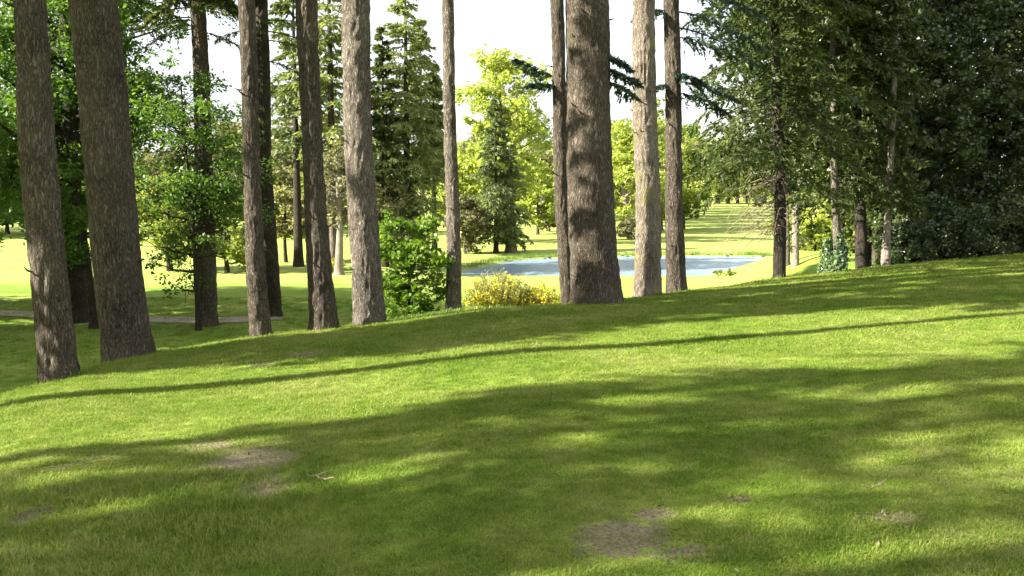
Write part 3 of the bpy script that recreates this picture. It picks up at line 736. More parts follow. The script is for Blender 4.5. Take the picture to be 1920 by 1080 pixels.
for k, (px, py, Y, H, Rx, lab) in enumerate(((1700, 496, 27.2, 1.7, 0.85, 'low dark laurel bush at the foot of the narrow evergreen'), (1768, 490, 27.6, 2.0, 1.0, 'rounded dark laurel bush under the glossy evergreen'),
        (1835, 484, 28.0, 1.8, 1.0, 'low laurel bush under the broad evergreen with pale sprays'), (1905, 478, 28.3, 2.1, 1.1, 'taller laurel bush at the lawn edge under the deep green evergreen'), (1985, 472, 28.6, 2.0, 1.2, 'laurel bush past the lawn edge'))):
    p = at(px, py, Y); p[2] = h1(p[0], p[1])
    w, f = broadleaf(650 + k, H, 0.02, Rx, 34, 5500, 0.11, 0.03, fork=0.05, crad=0.42, hollow=0.15, lw=0.5)
    plant_tree('laurel_bush', p, lab, 'bush', w, f, M['bark_dark'], M['holly'], 'laurels under the evergreens', 'leaves')

# ------------------------------------------------------------------ shade trees left of and behind the viewpoint
SD = np.array([math.cos(SUN_AL), math.sin(SUN_AL)]); SQ = np.array([-math.sin(SUN_AL), math.cos(SUN_AL)])
def shade_fir(p, q, H, zc, ck, rz, csc, r, label):
    xy = SD * p + SQ * q; gz = h1(*xy); base = np.array([xy[0], xy[1], gz])
    e = empty('fir_tree', base, label, 'tree', 'firs whose shadows fall across the lawn')
    zz = np.linspace(-0.4, H, 60); b = Buf()
    b.add(*bark_shape(np.stack([0 * zz, 0 * zz, zz], -1), r * (1 - 0.9 * zz.clip(0) / H) * (1 + 0.2 * np.exp(-zz.clip(0) * 5)), 24, int(q * 10) + 50, 0.02, 12))
    b.build('trunk', M['bark'], e, smooth=True)
    add_crown(e, (0, 0, zc), ck, 'fir', rz, csc)
SL = 'tall straight fir whose shadow falls across the mown lawn'
shade_fir(-7.5, 10.6, 27, 16.5, 0, 0.3, 0.65, 0.27, SL)
shade_fir(-13.2, 6.5, 26, 9, 1, 1.3, (0.62, 0.62, 1.0), 0.2, SL)
shade_fir(-17, 2.3, 26, 9, 0, 3.3, (0.75, 0.75, 1.0), 0.2, SL)
shade_fir(-14, 7.7, 27, 12.5, 0, 0.9, (0.4, 0.4, 0.85), 0.2, SL)
shade_fir(-16, 5.7, 27, 13.0, 2, 1.9, (0.52, 0.52, 0.85), 0.2, SL)
shade_fir(-15, 3.5, 26, 11.0, 1, 2.9, (0.55, 0.55, 0.9), 0.2, SL)
shade_fir(-12, 0.2, 26, 8, 1, 4.3, 1.0, 0.2, SL)
def shade_leafy(p, q, H, zb, Rx, n, seed, label):
    xy = SD * p + SQ * q; w, f = broadleaf(seed, H, zb, Rx, 44, n, 0.22, 0.2, crad=0.38, hollow=0.1)
    plant_tree('beech_tree', (xy[0], xy[1], h1(*xy)), label, 'tree', w, f, M['bark_dark'], M['beech'], 'leafy trees shading the mound')
shade_leafy(-15, 14.95, 20, 11, 1.15, 6500, 681, 'tall narrow leafy tree outside the view shading the thickest trunk')
shade_leafy(-12.5, 4.6, 11.5, 6.0, 1.35, 3600, 682, 'round leafy tree behind the viewpoint shading the bare soil patches')
xy = SD * -9.5 + SQ * 13.85
w, f = broadleaf(680, 16.5, 3.2, 1.85, 70, 21000, 0.24, 0.26, crad=0.34, hollow=0.15)
plant_tree('beech_tree', (xy[0], xy[1], h1(*xy)), 'dense leafy tree just outside the view whose shade covers the tilted brown trunk', 'tree', w, f, M['bark_dark'], M['beech'])
# ------------------------------------------------------------------ leafy trees at the left
for k, (x, y, H_) in enumerate(((-21, 18.5, 11), (-24, 24, 13), (-23, 29.5, 12), (-20, 22, 10), (-21, 26.5, 11), (-23.5, 33.5, 12))):  # unseen trees added to shade the lower left ground
    w, f = broadleaf(690 + k, H_, 2.0, 3.2, 44, 9000, 0.3, 0.25, crad=0.3)
    plant_tree('beech_tree', (x, y, h1(x, y)), 'leafy tree outside the view whose shade dapples the lower grass', 'tree', w, f, M['bark_dark'], M['beech'], 'leafy trees shading the lower ground')
def place(px, py, Y):
    p = at(px, py, Y); p[2] = h1(p[0], p[1]); return p
w, f = broadleaf(701, 12.5, 2.3, 3.0, 70, 40000, 0.135, 0.42, crad=0.26, twigs=2, hollow=0.35)
plant_tree('beech_tree', place(146, 605, 31.0), 'leafy green tree with a thick dark ivy-clad trunk behind the tilted trunk', 'tree', w, f, M['bark_dark'], M['beech'], 'leafy trees at the left')
w, f = broadleaf(702, 6.5, 1.6, 1.5, 40, 8000, 0.115, 0.12, lean=(-0.7, 0), crad=0.26, twigs=2)
plant_tree('beech_tree', place(178, 618, 29.5), 'thin leaning stem with green leaves beside the thick dark trunk', 'tree', w, f, M['bark_dark'], M['beech'], 'leafy trees at the left')
w, f = broadleaf(703, 8.2, 1.3, 2.05, 95, 13500, 0.105, 0.075, crad=0.27, lean=(-0.4, 0.2), twigs=4, fork=0.3, hollow=0.2, flat=0.5)
plant_tree('beech_sapling', place(372, 598, 29.0), 'light airy leafy sapling growing around the dark straight trunk', 'tree', w, f, M['bark_dark'], M['beech'], 'leafy trees at the left')
w, f = broadleaf(704, 12, 2.5, 3.6, 52, 26000, 0.17, 0.3, crad=0.28)
plant_tree('beech_tree', place(-40, 600, 36.0), 'dense green tree by the sandy path at the left edge', 'tree', w, f, M['bark_dark'], M['beech'], 'leafy trees at the left')

# ------------------------------------------------------------------ bush, broom, tall grass on the ridge
w, f = broadleaf(711, 2.25, 0.1, 0.7, 50, 7000, 0.095, 0.03, crad=0.36, fork=0.05, twigs=2, hollow=0.2)
plant_tree('leafy_bush', place(768, 588, 19.5), 'bright green leafy bush between the furrowed trunk and the thin curved trunk', 'bush', w, f, M['bark_dark'], M['bush'], leafname='leaves')

def broom_bush(seed, loc, H, Rx, nst, label, fl=0.55):
    rng = np.random.default_rng(seed); st = Buf(); lf = Buf(); fw = Buf()
    C, D, FC, FD = [], [], [], []
    for k in range(nst):
        az = rng.uniform(0, 6.283); r = Rx * math.sqrt(rng.uniform(0, 1)); hgt = H * rng.uniform(0.6, 1.05) * (1 - 0.35 * (r / Rx) ** 2)
        t = np.linspace(0, 1, 6)[:, None]; d = np.array([math.cos(az), math.sin(az), 0])
        P = d * r * (0.25 + 0.75 * t ** 0.8) + np.array([0, 0, hgt]) * t + rng.normal(0, 0.02, (6, 3)) + [0, 0, -0.04]
        st.add(*tube(P, np.linspace(0.008, 0.002, 6), 3))
        n = 16
        u = rng.uniform(0.2, 1.05, n); pp = np.stack([np.interp(u, t[:, 0], P[:, c]) for c in range(3)], -1) + rng.normal(0, 0.03, (n, 3))
        C.append(pp); D.append(unit(np.array([0, 0, 1.0]) + d * 0.5 + rng.normal(0, 0.45, (n, 3))))
        if rng.uniform() < fl:
            n = 26; u = rng.uniform(0.55, 1.05, n); pp = np.stack([np.interp(u, t[:, 0], P[:, c]) for c in range(3)], -1) + rng.normal(0, 0.03, (n, 3))
            FC.append(pp); FD.append(rvec(rng, n))
    C = np.concatenate(C); D = np.concatenate(D); n = len(C)
    v, q = diamonds(C, D, rvec(rng, n), rng.uniform(0.05, 0.13, n), rng.uniform(0.012, 0.025, n)); lf.add(v, q, rng.uniform(0, 1, n))
    C = np.concatenate(FC); D = np.concatenate(FD); n = len(C)
    v, q = diamonds(C, D, rvec(rng, n), rng.uniform(0.03, 0.06, n), rng.uniform(0.025, 0.05, n)); fw.add(v, q, rng.uniform(0, 1, n))
    e = empty('broom_bush', loc, label, 'bush', 'flowering broom on the ridge')
    st.build('stems', M['twig'], e); lf.build('foliage', M['broom'], e); fw.build('flowers', M['flower'], e)
broom_bush(721, place(933, 566, 21.0), 1.3, 0.72, 460, 'taller loose broom bush with scattered yellow flowers', fl=0.36)
broom_bush(722, place(1008, 566, 21.3), 1.0, 0.55, 400, 'lower rounded broom bush thick with yellow flowers beside the thickest trunk', fl=0.55)
# little post
p = place(869, 565, 21.0); b = Buf(); b.add(*tube(np.array([[0, 0, -0.3], [0.005, 0, 0.1], [0.0, 0, 0.38], [0, 0, 0.40]]), np.array([0.03, 0.03, 0.029, 0.018]), 8))
b.add([[math.cos(a) * 0.018, math.sin(a) * 0.018, 0.40] for a in np.arange(8) * math.pi / 4], [[0, 1, 2, 3], [0, 3, 4, 7], [4, 5, 6, 7]])
o = b.build('marker_post', M['post']); o.location = p; tag(o, 'short dark marker post right of the thin curved trunk', 'post')

def tall_grass(name, label, pts, n, hgt, seed, cat='grass'):
    rng = np.random.default_rng(seed); pts = np.array(pts, float)
    k = rng.integers(0, len(pts), n); c = pts[k, :2] + rng.normal(0, 1, (n, 2)) * pts[k, 2:3]
    z = height(c[:, 0], c[:, 1]); L = hgt * rng.uniform(0.4, 1.2, n) * pts[k, 3]
    az = rng.uniform(0, 6.283, n); d = np.stack([np.cos(az), np.sin(az), np.zeros(n)], -1); lean = rng.uniform(0.1, 0.7, n)[:, None]
    s = np.stack([-np.sin(az), np.cos(az), np.zeros(n)], -1) * 0.006
    B0 = np.stack([c[:, 0], c[:, 1], z - 0.02], -1); up = np.array([0, 0, 1.0])
    m = B0 + (up * 0.6 + d * lean * 0.25) * L[:, None]; t = B0 + (up * (1 - 0.35 * lean) + d * lean * 0.9) * L[:, None]
    V = np.stack([B0 - s, B0 + s, m + s * 0.8, m - s * 0.8, t + s * 0.15, t - s * 0.15], 1).reshape(-1, 3)
    i = np.arange(n)[:, None] * 6
    b = Buf(); b.add(V, np.concatenate([i + [0, 1, 2, 3], i + [3, 2, 4, 5]], 0), np.tile(rng.uniform(0, 1, n), 2))
    o = b.build(name, M['tall']); tag(o, label, cat, kind='stuff'); return o
rp = []
for px in range(725, 1060, 12):
    Y = 17.6 + 0.0016 * (px - 725)
    q = at(px, 580, Y); rp.append((q[0], Y + 0.5, 0.16, 1.0 if px < 940 else 0.5))
tall_grass('tall_grass', 'unmown tall grass fringe along the ridge below the bush and broom', rp, 8000, 0.15, 31)
rp = []
for px in range(290, 640, 10):
    Y = 14.6 + (px - 290) * 0.0085
    q = at(px, 600, Y); rp.append((q[0], Y + 0.9, 0.22, 0.8))
tall_grass('tall_grass', 'rough grass fringe behind the mown edge between the thick trunk and the slim trunks', rp, 5000, 0.11, 32)
rp = []
for px in range(1385, 1450, 7):
    q = at(px, 530, 22.5); rp.append((q[0], 22.4, 0.15, 0.7))
tall_grass('tall_grass', 'wispy grass tuft at the foot of the dark spruce', rp, 500, 0.22, 33)

rp = []
rng = np.random.default_rng(71)
for t_ in (T1, T2, T4, T6, T7, T8, T9, T10, T11, T12, T13):
    r_b = float(np.interp(t_[1][2] + 0.05, t_[2][0], t_[2][2]))
    for a in rng.uniform(0, 6.283, 40):
        rp.append((t_[1][0] + math.cos(a) * (r_b + 0.03), t_[1][1] + math.sin(a) * (r_b + 0.03), 0.03, rng.uniform(0.3, 1.2)))
tall_grass('trunk_foot_grass', 'untrimmed grass tufts round the feet of the ridge trunks', rp, 2600, 0.10, 34)

# ivy on the foot of the thin conifer
def ivy(e, base, H, r0, n, seed, label, dx=0.0):
    rng = np.random.default_rng(seed)
    z = H * rng.uniform(0, 1, n) ** 1.25; az = rng.uniform(0, 6.283, n)
    r = r0 * (0.35 + 0.75 * (1 - z / H)) * (0.7 + 0.6 * vnoise(az * 1.2, z * 2.2, seed=seed)) + rng.normal(0, 0.03, n)
    c = np.stack([np.cos(az) * r + dx, np.sin(az) * r, z], -1); out = np.stack([np.cos(az), np.sin(az), 0 * z + 0.4], -1)
    d = unit(rng.normal(0, 0.5, (n, 3)) + [0, 0, -1]); b = Buf()
    v, q = diamonds(c, d, unit(np.cross(d, np.cross(out, d)) + rng.normal(0, 0.4, (n, 3))), 0.085 * rng.uniform(0.6, 1.3, n), 0.075 * rng.uniform(0.6, 1.2, n)); b.add(v, q, rng.uniform(0, 1, n))
    o = b.build('ivy', M['ivy']); o.location = [float(k) for k in base]; tag(o, label, 'ivy')
ivy(T14[0], T14[1], 1.35, 0.30, 1500, 41, 'glossy ivy climbing the foot of the thin sunlit conifer')
p = T14[1] + np.array([-0.28, 0.05, 0]); p[2] = h1(p[0], p[1])
ivy(None, p, 1.3, 0.22, 900, 42, 'column of pale glinting ivy left of the thin sunlit conifer')

# ------------------------------------------------------------------ middle distance
def conifer_at(name, px, py, top, hw, seed, label, mat='fir', zbf=0.1, group=None, T=11, N=7, nbr=110, nl=0.42, nw=0.15, Y=None, droop=0.3, tr=None, shape=0.85, bark='bark_dark'):
    p = plain_at(px, py) if Y is None else place(px, py, Y)
    k = p[1] / F; H = (py - top) * k; Rm = hw * k
    fb, wb = conifer_crown(seed, H, zbf * H, Rm, nbr, T, N, nl, nw, droop=droop, shape=shape)
    tr = tr or 0.016 * H
    zz = np.linspace(-0.4, H, 40); wb.add(*bark_shape(np.stack([0 * zz, 0 * zz, zz], -1), tr * (1 - 0.95 * zz.clip(0) / H) * (1 + 0.3 * np.exp(-zz.clip(0) * 3)), 14, seed, 0.03, 9))
    return plant_tree(name, p, label, 'tree', wb, fb, M[bark], M[mat], group)
g = 'conifers by the pond'
conifer_at('fir_tree', 765, 503, -60, 98, 801, 'tall shaggy fir rising behind the green bush', 'fir_mid', 0.16, g, nbr=240, shape=0.7, nl=0.32, nw=0.10, T=12, N=8)
conifer_at('fir_tree', 722, 500, 60, 66, 802, 'narrower fir directly behind the furrowed sunlit trunk', 'fir_light', 0.2, g, nbr=160)
conifer_at('fir_tree', 626, 508, -150, 88, 803, 'tall fir seen between the two straight ridge trunks left of the bush', 'fir_mid', 0.34, g, nbr=130, shape=0.6)
conifer_at('fir_tree', 560, 500, -60, 80, 804, 'fir with spread pale boughs right of the slim pale trunk', 'fir_light', 0.40, g, shape=0.55)
conifer_at('fir_tree', 815, 498, 120, 44, 805, 'slim fir with a bare lower stem left of the thin curved trunk', 'fir_mid', 0.42, g, nbr=80)
conifer_at('fir_tree', 792, 492, 40, 60, 806, 'fir with a pale bare stem behind the tall shaggy fir', 'fir_mid', 0.4, g, bark='bark_pale')
conifer_at('spruce_tree', 930, 474, 190, 66, 807, 'spreading spruce at the far pond edge before the bright yellow-green tree', 'fir_light', 0.10, g, nbr=150, droop=0.45, shape=0.75, nl=0.36, nw=0.12)
conifer_at('spruce_tree', 958, 473, 268, 58, 808, 'lower spruce with a thick trunk touching the spreading spruce', 'fir_mid', 0.10, g, nbr=90, droop=0.5, shape=0.8, nl=0.36, nw=0.12, tr=0.42, bark='bark_grey')

def leafy_at(name, px, py, top, hw, seed, label, mat, n=9000, ls=0.3, zbf=0.2, group=None, clumps=44, cat='tree', tr=None, bark='bark', Y=None, twigs=0, crad=0.3, hollow=0.4, shape=0.9):
    p = plain_at(px, py) if Y is None else place(px, py, Y)
    k = p[1] / F; H = (py - top) * k; Rx = hw * k
    w, f = broadleaf(seed, H, zbf * H, Rx, clumps, n, ls, tr or 0.02 * H, crad=crad, twigs=twigs, hollow=hollow, shape=shape)
    return plant_tree(name, p, label, cat, w, f, M[bark], M[mat], group, 'crown' if cat == 'tree' else 'leaves')
g = 'spring trees across the pond'
Yt = leafy_at('spring_tree', 940, 456, 100, 92, 821, 'tall bright yellow-green tree in fresh leaf behind the spruces', 'spring', 16000, 0.34, 0.16, g, 74, crad=0.24, twigs=1)
leafy_at('spring_tree', 868, 452, 285, 52, 822, 'rounded yellow-green tree behind the thin curved trunk', 'spring', 7000, 0.34, 0.08, g)
leafy_at('spring_tree', 1008, 440, 296, 44, 823, 'small yellow-green tree beside the tall bright one', 'spring', 7000, 0.36, 0.1, g)
leafy_at('spring_tree', 1172, 438, 240, 62, 824, 'yellow-green tree with a pale stem seen between thickest and mossy trunks', 'spring', 10000, 0.36, 0.16, g, 54, bark='bark_pale', tr=0.55)
leafy_at('spring_tree', 1100, 436, 262, 60, 825, 'yellow-green tree hidden behind the thickest trunk', 'spring', 6000, 0.38, 0.1, g)
leafy_at('spring_tree', 1240, 432, 268, 56, 826, 'warm yellow tree seen between mossy and slender trunks', 'spring', 8000, 0.38, 0.1, g)
leafy_at('spring_tree', 1282, 430, 268, 40, 827, 'fresh green tree at the near end of the far fairway row', 'midgreen', 9000, 0.38, 0.05, g, 50)
leafy_at('grey_shrub', 1030, 434, 358, 30, 828, 'grey-green shrub on the rise left of the thin dark trunk', 'olive', 3000, 0.34, 0.02, None, 26, 'shrub')
leafy_at('grey_shrub', 1192, 448, 418, 36, 829, 'low olive shrub under the pale stemmed yellow tree', 'olive', 2600, 0.3, 0.02, None, 24, 'shrub')
leafy_at('willow_shrub', 872, 476, 352, 42, 830, 'grey-green willowy shrub on the pond bank behind the thin curved trunk', 'olive', 6000, 0.26, 0.04, None, 40, 'shrub', twigs=1)
leafy_at('willow_shrub', 733, 503, 330, 60, 831, 'loose olive shrub behind the bright green bush', 'olive', 9000, 0.24, 0.06, None, 44, 'shrub', twigs=1)
leafy_at('pale_tree', 536, 492, 352, 50, 832, 'small pale budding tree with twin thin stems on the bright fairway', 'pale', 5200, 0.22, 0.3, None, 44, tr=0.13, twigs=2, bark='bark_dark')
leafy_at('pale_tree', 578, 490, 372, 40, 833, 'pale budding tree beside the straight brown ridge trunk', 'pale', 3600, 0.22, 0.28, None, 36, tr=0.1, twigs=2, bark='bark_dark')
leafy_at('leafy_tree', 425, 512, 360, 62, 837, 'light green tree on the fairway between the straight dark trunk and the slim pale one', 'midgreen', 9000, 0.2, 0.08, None, 52, tr=0.15, twigs=1, bark='bark_dark')
leafy_at('leafy_tree', 318, 508, 330, 66, 838, 'light green tree on the fairway behind the airy sapling', 'midgreen', 9000, 0.2, 0.1, None, 52, tr=0.18, twigs=1, bark='bark_dark')
leafy_at('twiggy_tree', 637, 516, 265, 50, 834, 'half bare twiggy tree with a pale forked stem left of the furrowed trunk', 'olive', 2600, 0.2, 0.32, None, 44, tr=0.26, twigs=5, bark='bark_pale')
leafy_at('twiggy_tree', 624, 512, 280, 36, 835, 'brown stemmed twiggy tree beside the pale forked one', 'olive', 1500, 0.2, 0.36, None, 30, tr=0.26, twigs=4, bark='bark_grey')
p = plain_at(631, 512); broom_bush(836, p, 1.1, 0.55, 120, 'small yellow flowering bush at the foot of the pale forked stem', fl=0.8)
leafy_at('leafy_shrub', 1528, 480, 395, 40, 841, 'sunlit yellow-green shrub below the conifers on the right bank', 'spring', 3500, 0.22, 0.02, 'shrubs on the right bank', 30, 'shrub', Y=48)
leafy_at('leafy_shrub', 1600, 478, 385, 44, 842, 'green shrub glimpsed between the dark grey trunk and the ivy', 'midgreen', 3500, 0.22, 0.02, 'shrubs on the right bank', 30, 'shrub', Y=46)
leafy_at('spring_tree', 1530, 470, 300, 70, 843, 'bright young tree far behind the ivy-clad trunk', 'midgreen', 8000, 0.3, 0.06, 'shrubs on the right bank', 44, Y=62)
leafy_at('spring_tree', 1620, 470, 280, 70, 844, 'green tree standing behind the evergreens beyond the pinkish stem', 'midgreen', 6000, 0.32, 0.06, 'shrubs on the right bank', 40, Y=60)
for k, (px, s) in enumerate(((1346, 22), (1370, 22))):
    leafy_at('pond_reeds', px, 517.5, 517.5 - s * 0.6, 11, 851 + k, ('small green clump at the near pond edge, nearer the slender trunk', 'small green clump at the near pond edge, nearer the dark spruce')[k], 'midgreen', 260, 0.1, 0.02, None, 12, 'plant', tr=0.01)

# far fairway row and the woods behind: copies of a few trees
protos = []
for k, (mat, H, Rx, bk) in enumerate((('midgreen', 15, 5.0, 'bark'), ('spring', 14, 4.6, 'bark_grey'), ('olive', 13, 4.4, 'bark'), ('beech', 15, 5.2, 'bark_dark'))):
    w, f = broadleaf(860 + k, H, 1.6, Rx, 46, 7000, 0.45, 0.3, crad=0.3)
    protos.append((w, f, M[bk], M[mat], H))
used = {}
def far_tree(kind, x, y, hgt, label, group, rz=0.0, wide=1.0):
    label = ('fresh green ', 'yellow-green ', 'olive ', 'dark green ')[kind] + ('tall ' if hgt > 14.5 else '') + label
    loc = (x, y, h1(x, y)); w, f, wm, lm, H = protos[kind]; s = hgt / H
    if kind not in used:
        e = plant_tree('far_tree', loc, label, 'tree', w, f, wm, lm, group); e.scale = (s * wide, s * wide, s); used[kind] = e; return e
    return copy_tree(used[kind], loc, rz, (s * wide, s * wide, s), label, group)
rng = np.random.default_rng(91)
# left edge of the far fairway, running away
a = plain_at(1290, 425); c = plain_at(1352, 388)
for k in range(9):
    t = k / 8; q = a * (1 - t) + c * t
    far_tree([0, 0, 2, 1, 0, 3, 1, 0, 2][k], q[0] - 6.0 + rng.normal(0, 0.8), q[1] + rng.normal(0, 1), rng.uniform(12, 16), 'tree in the row along the left side of the far fairway', 'row along the far fairway', rng.uniform(0, 6))
# trees across the end
for k, px in enumerate(np.linspace(1330, 1470, 9)):
    q = at(px, 386, 262 + rng.uniform(-4, 12)); far_tree([1, 0, 1, 2, 1, 0, 1, 0, 2][k], q[0], q[1], rng.uniform(13, 19), 'tree in the line closing the end of the far fairway', 'line across the end of the fairway', rng.uniform(0, 6))
# right edge
for k in range(8):
    y = 95 + k * 20; x = y * (1480 - 960 + (8 - k) * 18) / F
    far_tree([0, 1, 0, 3, 0, 1, 2, 0][k], x + 3, y, rng.uniform(11, 15), 'tree on the right side of the far fairway beyond the spruce', 'trees right of the far fairway', rng.uniform(0, 6))
# behind the yellow trees
for k in range(13):
    px = 850 + k * 36; y = 150 + rng.uniform(-8, 18); x = y * (px - 960) / F
    far_tree([1, 0, 2, 0, 1, 2, 0][k % 7], x, y, rng.uniform(10, 14), 'tree in the wood behind the bright trees across the pond', 'wood behind the spring trees', rng.uniform(0, 6))
# left wood behind the bright fairway
for k in range(20):
    px = -220 + k * 47; y = 104 + rng.uniform(-6, 14) + (8 if 250 < px < 620 else 0); x = y * (px - 960) / F
    far_tree([3, 0, 3, 2, 0, 3, 2][k % 7], x, y, rng.uniform(8, 12.5), 'tree in the wood edge beyond the left fairway', 'wood edge beyond the left fairway', rng.uniform(0, 6), 1.15)
# distant woods closing the horizon
rng = np.random.default_rng(95); fb = Buf(); C = []; r_ = []
for k in range(520):
    a = rng.uniform(-1.0, 1.0); d = rng.uniform(300, 360); C.append((math.sin(a) * d, math.cos(a) * d, -3.6 + rng.uniform(1, 13))); r_.append(rng.uniform(3, 6))
v, q, av = leaf_crown(96, np.array(C), r_, [60] * len(C), 1.7); fb.add(v, q, av)
o = fb.build('distant_wood', M['midgreen']); tag(o, 'distant wood closing the horizon beyond the golf course', 'wood', kind='stuff')

# ------------------------------------------------------------------ small things by the pond
p = plain_at(813, 494); b = Buf(); b.add(*tube(np.array([[0, 0, -0.2], [0, 0, 0.7], [0.0, 0, 1.55], [0, 0, 1.6]]), np.array([0.014, 0.013, 0.011, 0.004]), 8))
e = empty('golf_flag', p, 'small white flag drooping from its pin beside the pond', 'flag')
b.build('pin', M['post'], e)
b = Buf(); nn = 7
for s_ in (0, 0.008):
    pass
tt = np.linspace(0, 1, nn); Vf = []
for t in tt:
    wv = 0.03 * math.sin(t * 5)
    top = np.array([-0.02 + 0.42 * t, wv, 1.55 - 0.62 * t]); bot = np.array([-0.02 + 0.33 * t, wv + 0.02, 1.25 - 0.42 * t])
    for off in (0, 0.006): Vf += [top + [0, off, 0], bot + [0, off, 0]]
Vf = np.array(Vf); Qf = []
for k in range(nn - 1):
    a = k * 4; c = a + 4
    Qf += [[a, a + 1, c + 1, c], [a + 2, c + 2, c + 3, a + 3], [a, c, c + 2, a + 2], [a + 1, a + 3, c + 3, c + 1]]
b.add(Vf, Qf); b.build('flag', M['white'], e, smooth=True)

# stones along the far bank
rng = np.random.default_rng(55)
far_edge = [POND[i] for i in range(11, 19)]
far_edge = np.array(far_edge)
for k in range(26):
    u = rng.uniform(0, len(far_edge) - 1.01); i0 = int(u); q = far_edge[i0] * (1 - u + i0) + far_edge[i0 + 1] * (u - i0)
    q = q + rng.normal(0, 0.12, 2); s = rng.uniform(0.05, 0.13)
    ph, th = np.meshgrid(np.linspace(0.15, math.pi - 0.15, 5), np.arange(7) / 7 * 2 * math.pi, indexing='ij')
    rr = s * (0.75 + 0.5 * rng.uniform(0, 1, ph.shape))
    V = np.stack([rr * np.sin(ph) * np.cos(th) * 1.4, rr * np.sin(ph) * np.sin(th), rr * np.cos(ph) * 0.6], -1).reshape(-1, 3)
    i_ = np.arange(4)[:, None] * 7; j_ = np.arange(7)[None]; j2 = (j_ + 1) % 7
    b = Buf(); b.add(V, np.stack([i_ + j_, i_ + 7 + j_, i_ + 7 + j2, i_ + j2], -1).reshape(-1, 4))
    o = b.build('bank_stone', M['stone']); o.location = (float(q[0]), float(q[1]), h1(q[0], q[1]) + 0.25 * s)
    tag(o, 'grey stone edging the far bank of the pond', 'stone', 'stones along the far pond bank')
# fringe of rough grass on the banks
rp = [(q[0], q[1], 0.35, 1.0) for q in POND[[11, 12, 13, 14, 15, 16, 17, 18, 19]]]
for i0 in range(11, 19):
    for t in np.linspace(0, 1, 12): q = POND[i0] * (1 - t) + POND[i0 + 1] * t; c0 = unit((q - POND.mean(0))[None])[0] * 0.5; rp.append((q[0] + c0[0], q[1] + c0[1], 0.22, 1.0))
o = tall_grass('bank_grass', 'rough grass fringe along the far pond bank', rp, 5000, 0.42, 36)

# ------------------------------------------------------------------ mown lawn: blades
def tuft(seed, nb, spreadr, hgt, wid, lean):
    rng = np.random.default_rng(seed)
    c = np.concatenate([rng.normal(0, spreadr, (nb, 2)), np.zeros((nb, 1)) - 0.004], 1)
    az = rng.uniform(0, 6.283, nb); d = np.stack([np.cos(az), np.sin(az), 0 * az], -1); s = np.stack([-np.sin(az), np.cos(az), 0 * az], -1) * wid * 0.5
    L = (hgt * rng.uniform(0.55, 1.2, nb))[:, None]; ln = (lean * rng.uniform(0.2, 1.3, nb))[:, None]; up = np.array([0, 0, 1.0])
    m = c + (up * 0.58 + d * ln * 0.3) * L; t = c + (up * (1 - 0.3 * ln) + d * ln) * L
    V = np.stack([c - s, c + s, m + s * 0.85, m - s * 0.85, t + s * 0.15, t - s * 0.15], 1).reshape(-1, 3); i = np.arange(nb)[:, None] * 6
    b = Buf(); b.add(V, np.concatenate([i + [0, 1, 2, 3], i + [3, 2, 4, 5]], 0), np.tile(rng.uniform(0, 1, nb), 2))
    o = b.build('grass_tuft', M['blade']); col.objects.unlink(o); return o
tufts = [tuft(1, 30, 0.04, 0.021, 0.0028, 1.1), tuft(2, 30, 0.045, 0.018, 0.0028, 1.3), tuft(3, 28, 0.04, 0.026, 0.0026, 0.9), tuft(4, 22, 0.038, 0.046, 0.0030, 0.9)]

rng = np.random.default_rng(12)
PX, PY, PS, PI = [], [], [], []
def scatter(y0, y1, dens, sc, xm=1.0):
    n = int(dens * (y1 - y0) * ((y0 + y1) * 0.56 + 9.0))
    y = rng.uniform(y0, y1, n); x = rng.uniform(-1, 1, n) * (0.56 * y + 4.5)
    az = np.degrees(np.arctan2(x, y)); rr = np.interp(az, _ga, _gr, period=360)
    ok = np.hypot(x, y) < rr + 1.2
    den = np.full(n, 9.0)
    for cx, cy, rx, ry in SOIL: den = np.minimum(den, np.hypot((x - cx) / rx, (y - cy) / ry))
    den += 1.7 * (fbm(x * 6, y * 6, seed=77, o=3) - 0.5)
    ok &= rng.uniform(0, 1, n) < np.clip((den - 0.6) / 0.5, 0.09, 1)
    lush = S(-x + 0.15 * (6 - y), 0.0, 1.6) * (1 - S(y, 5.4, 7.2)) * (0.35 + 0.9 * fbm(x * 1.3, y * 1.3, seed=5))
    s = sc * (0.75 + 0.7 * fbm(x * 1.1, y * 1.1, seed=8)) * rng.uniform(0.8, 1.25, n)
    idx = np.where(rng.uniform(0, 1, n) < lush * 0.55, 3, rng.integers(0, 3, n))
    s = np.where(idx == 3, s * (0.6 + 0.5 * lush), s)
    PX.append(x[ok]); PY.append(y[ok]); PS.append(s[ok]); PI.append(idx[ok])
scatter(1.0, 3.2, 600, 0.95); scatter(3.2, 5.5, 950, 0.95); scatter(5.5, 8, 700, 1.0); scatter(8, 11, 430, 1.15); scatter(11, 15, 260, 1.35); scatter(15, 20, 170, 1.55); scatter(20, 29, 90, 1.8)
n = 15000; x = rng.uniform(-24, -1, n); y = rng.uniform(17, 37, n)
ok = (np.hypot(x, y) > np.interp(np.degrees(np.arctan2(x, y)), _ga, _gr, period=360) + 1.0) & (np.abs(x) < 0.56 * y + 4.5)
PX.append(x[ok]); PY.append(y[ok]); PS.append((2.0 * rng.uniform(0.6, 1.4, n))[ok]); PI.append(rng.integers(0, 4, n)[ok])
PX, PY, PS, PI = map(np.concatenate, (PX, PY, PS, PI))
PZ = height(PX, PY)
me = bpy.data.meshes.new('lawn_grass'); me.vertices.add(len(PX)); me.vertices.foreach_set('co', np.stack([PX, PY, PZ], -1).astype(np.float32).ravel())
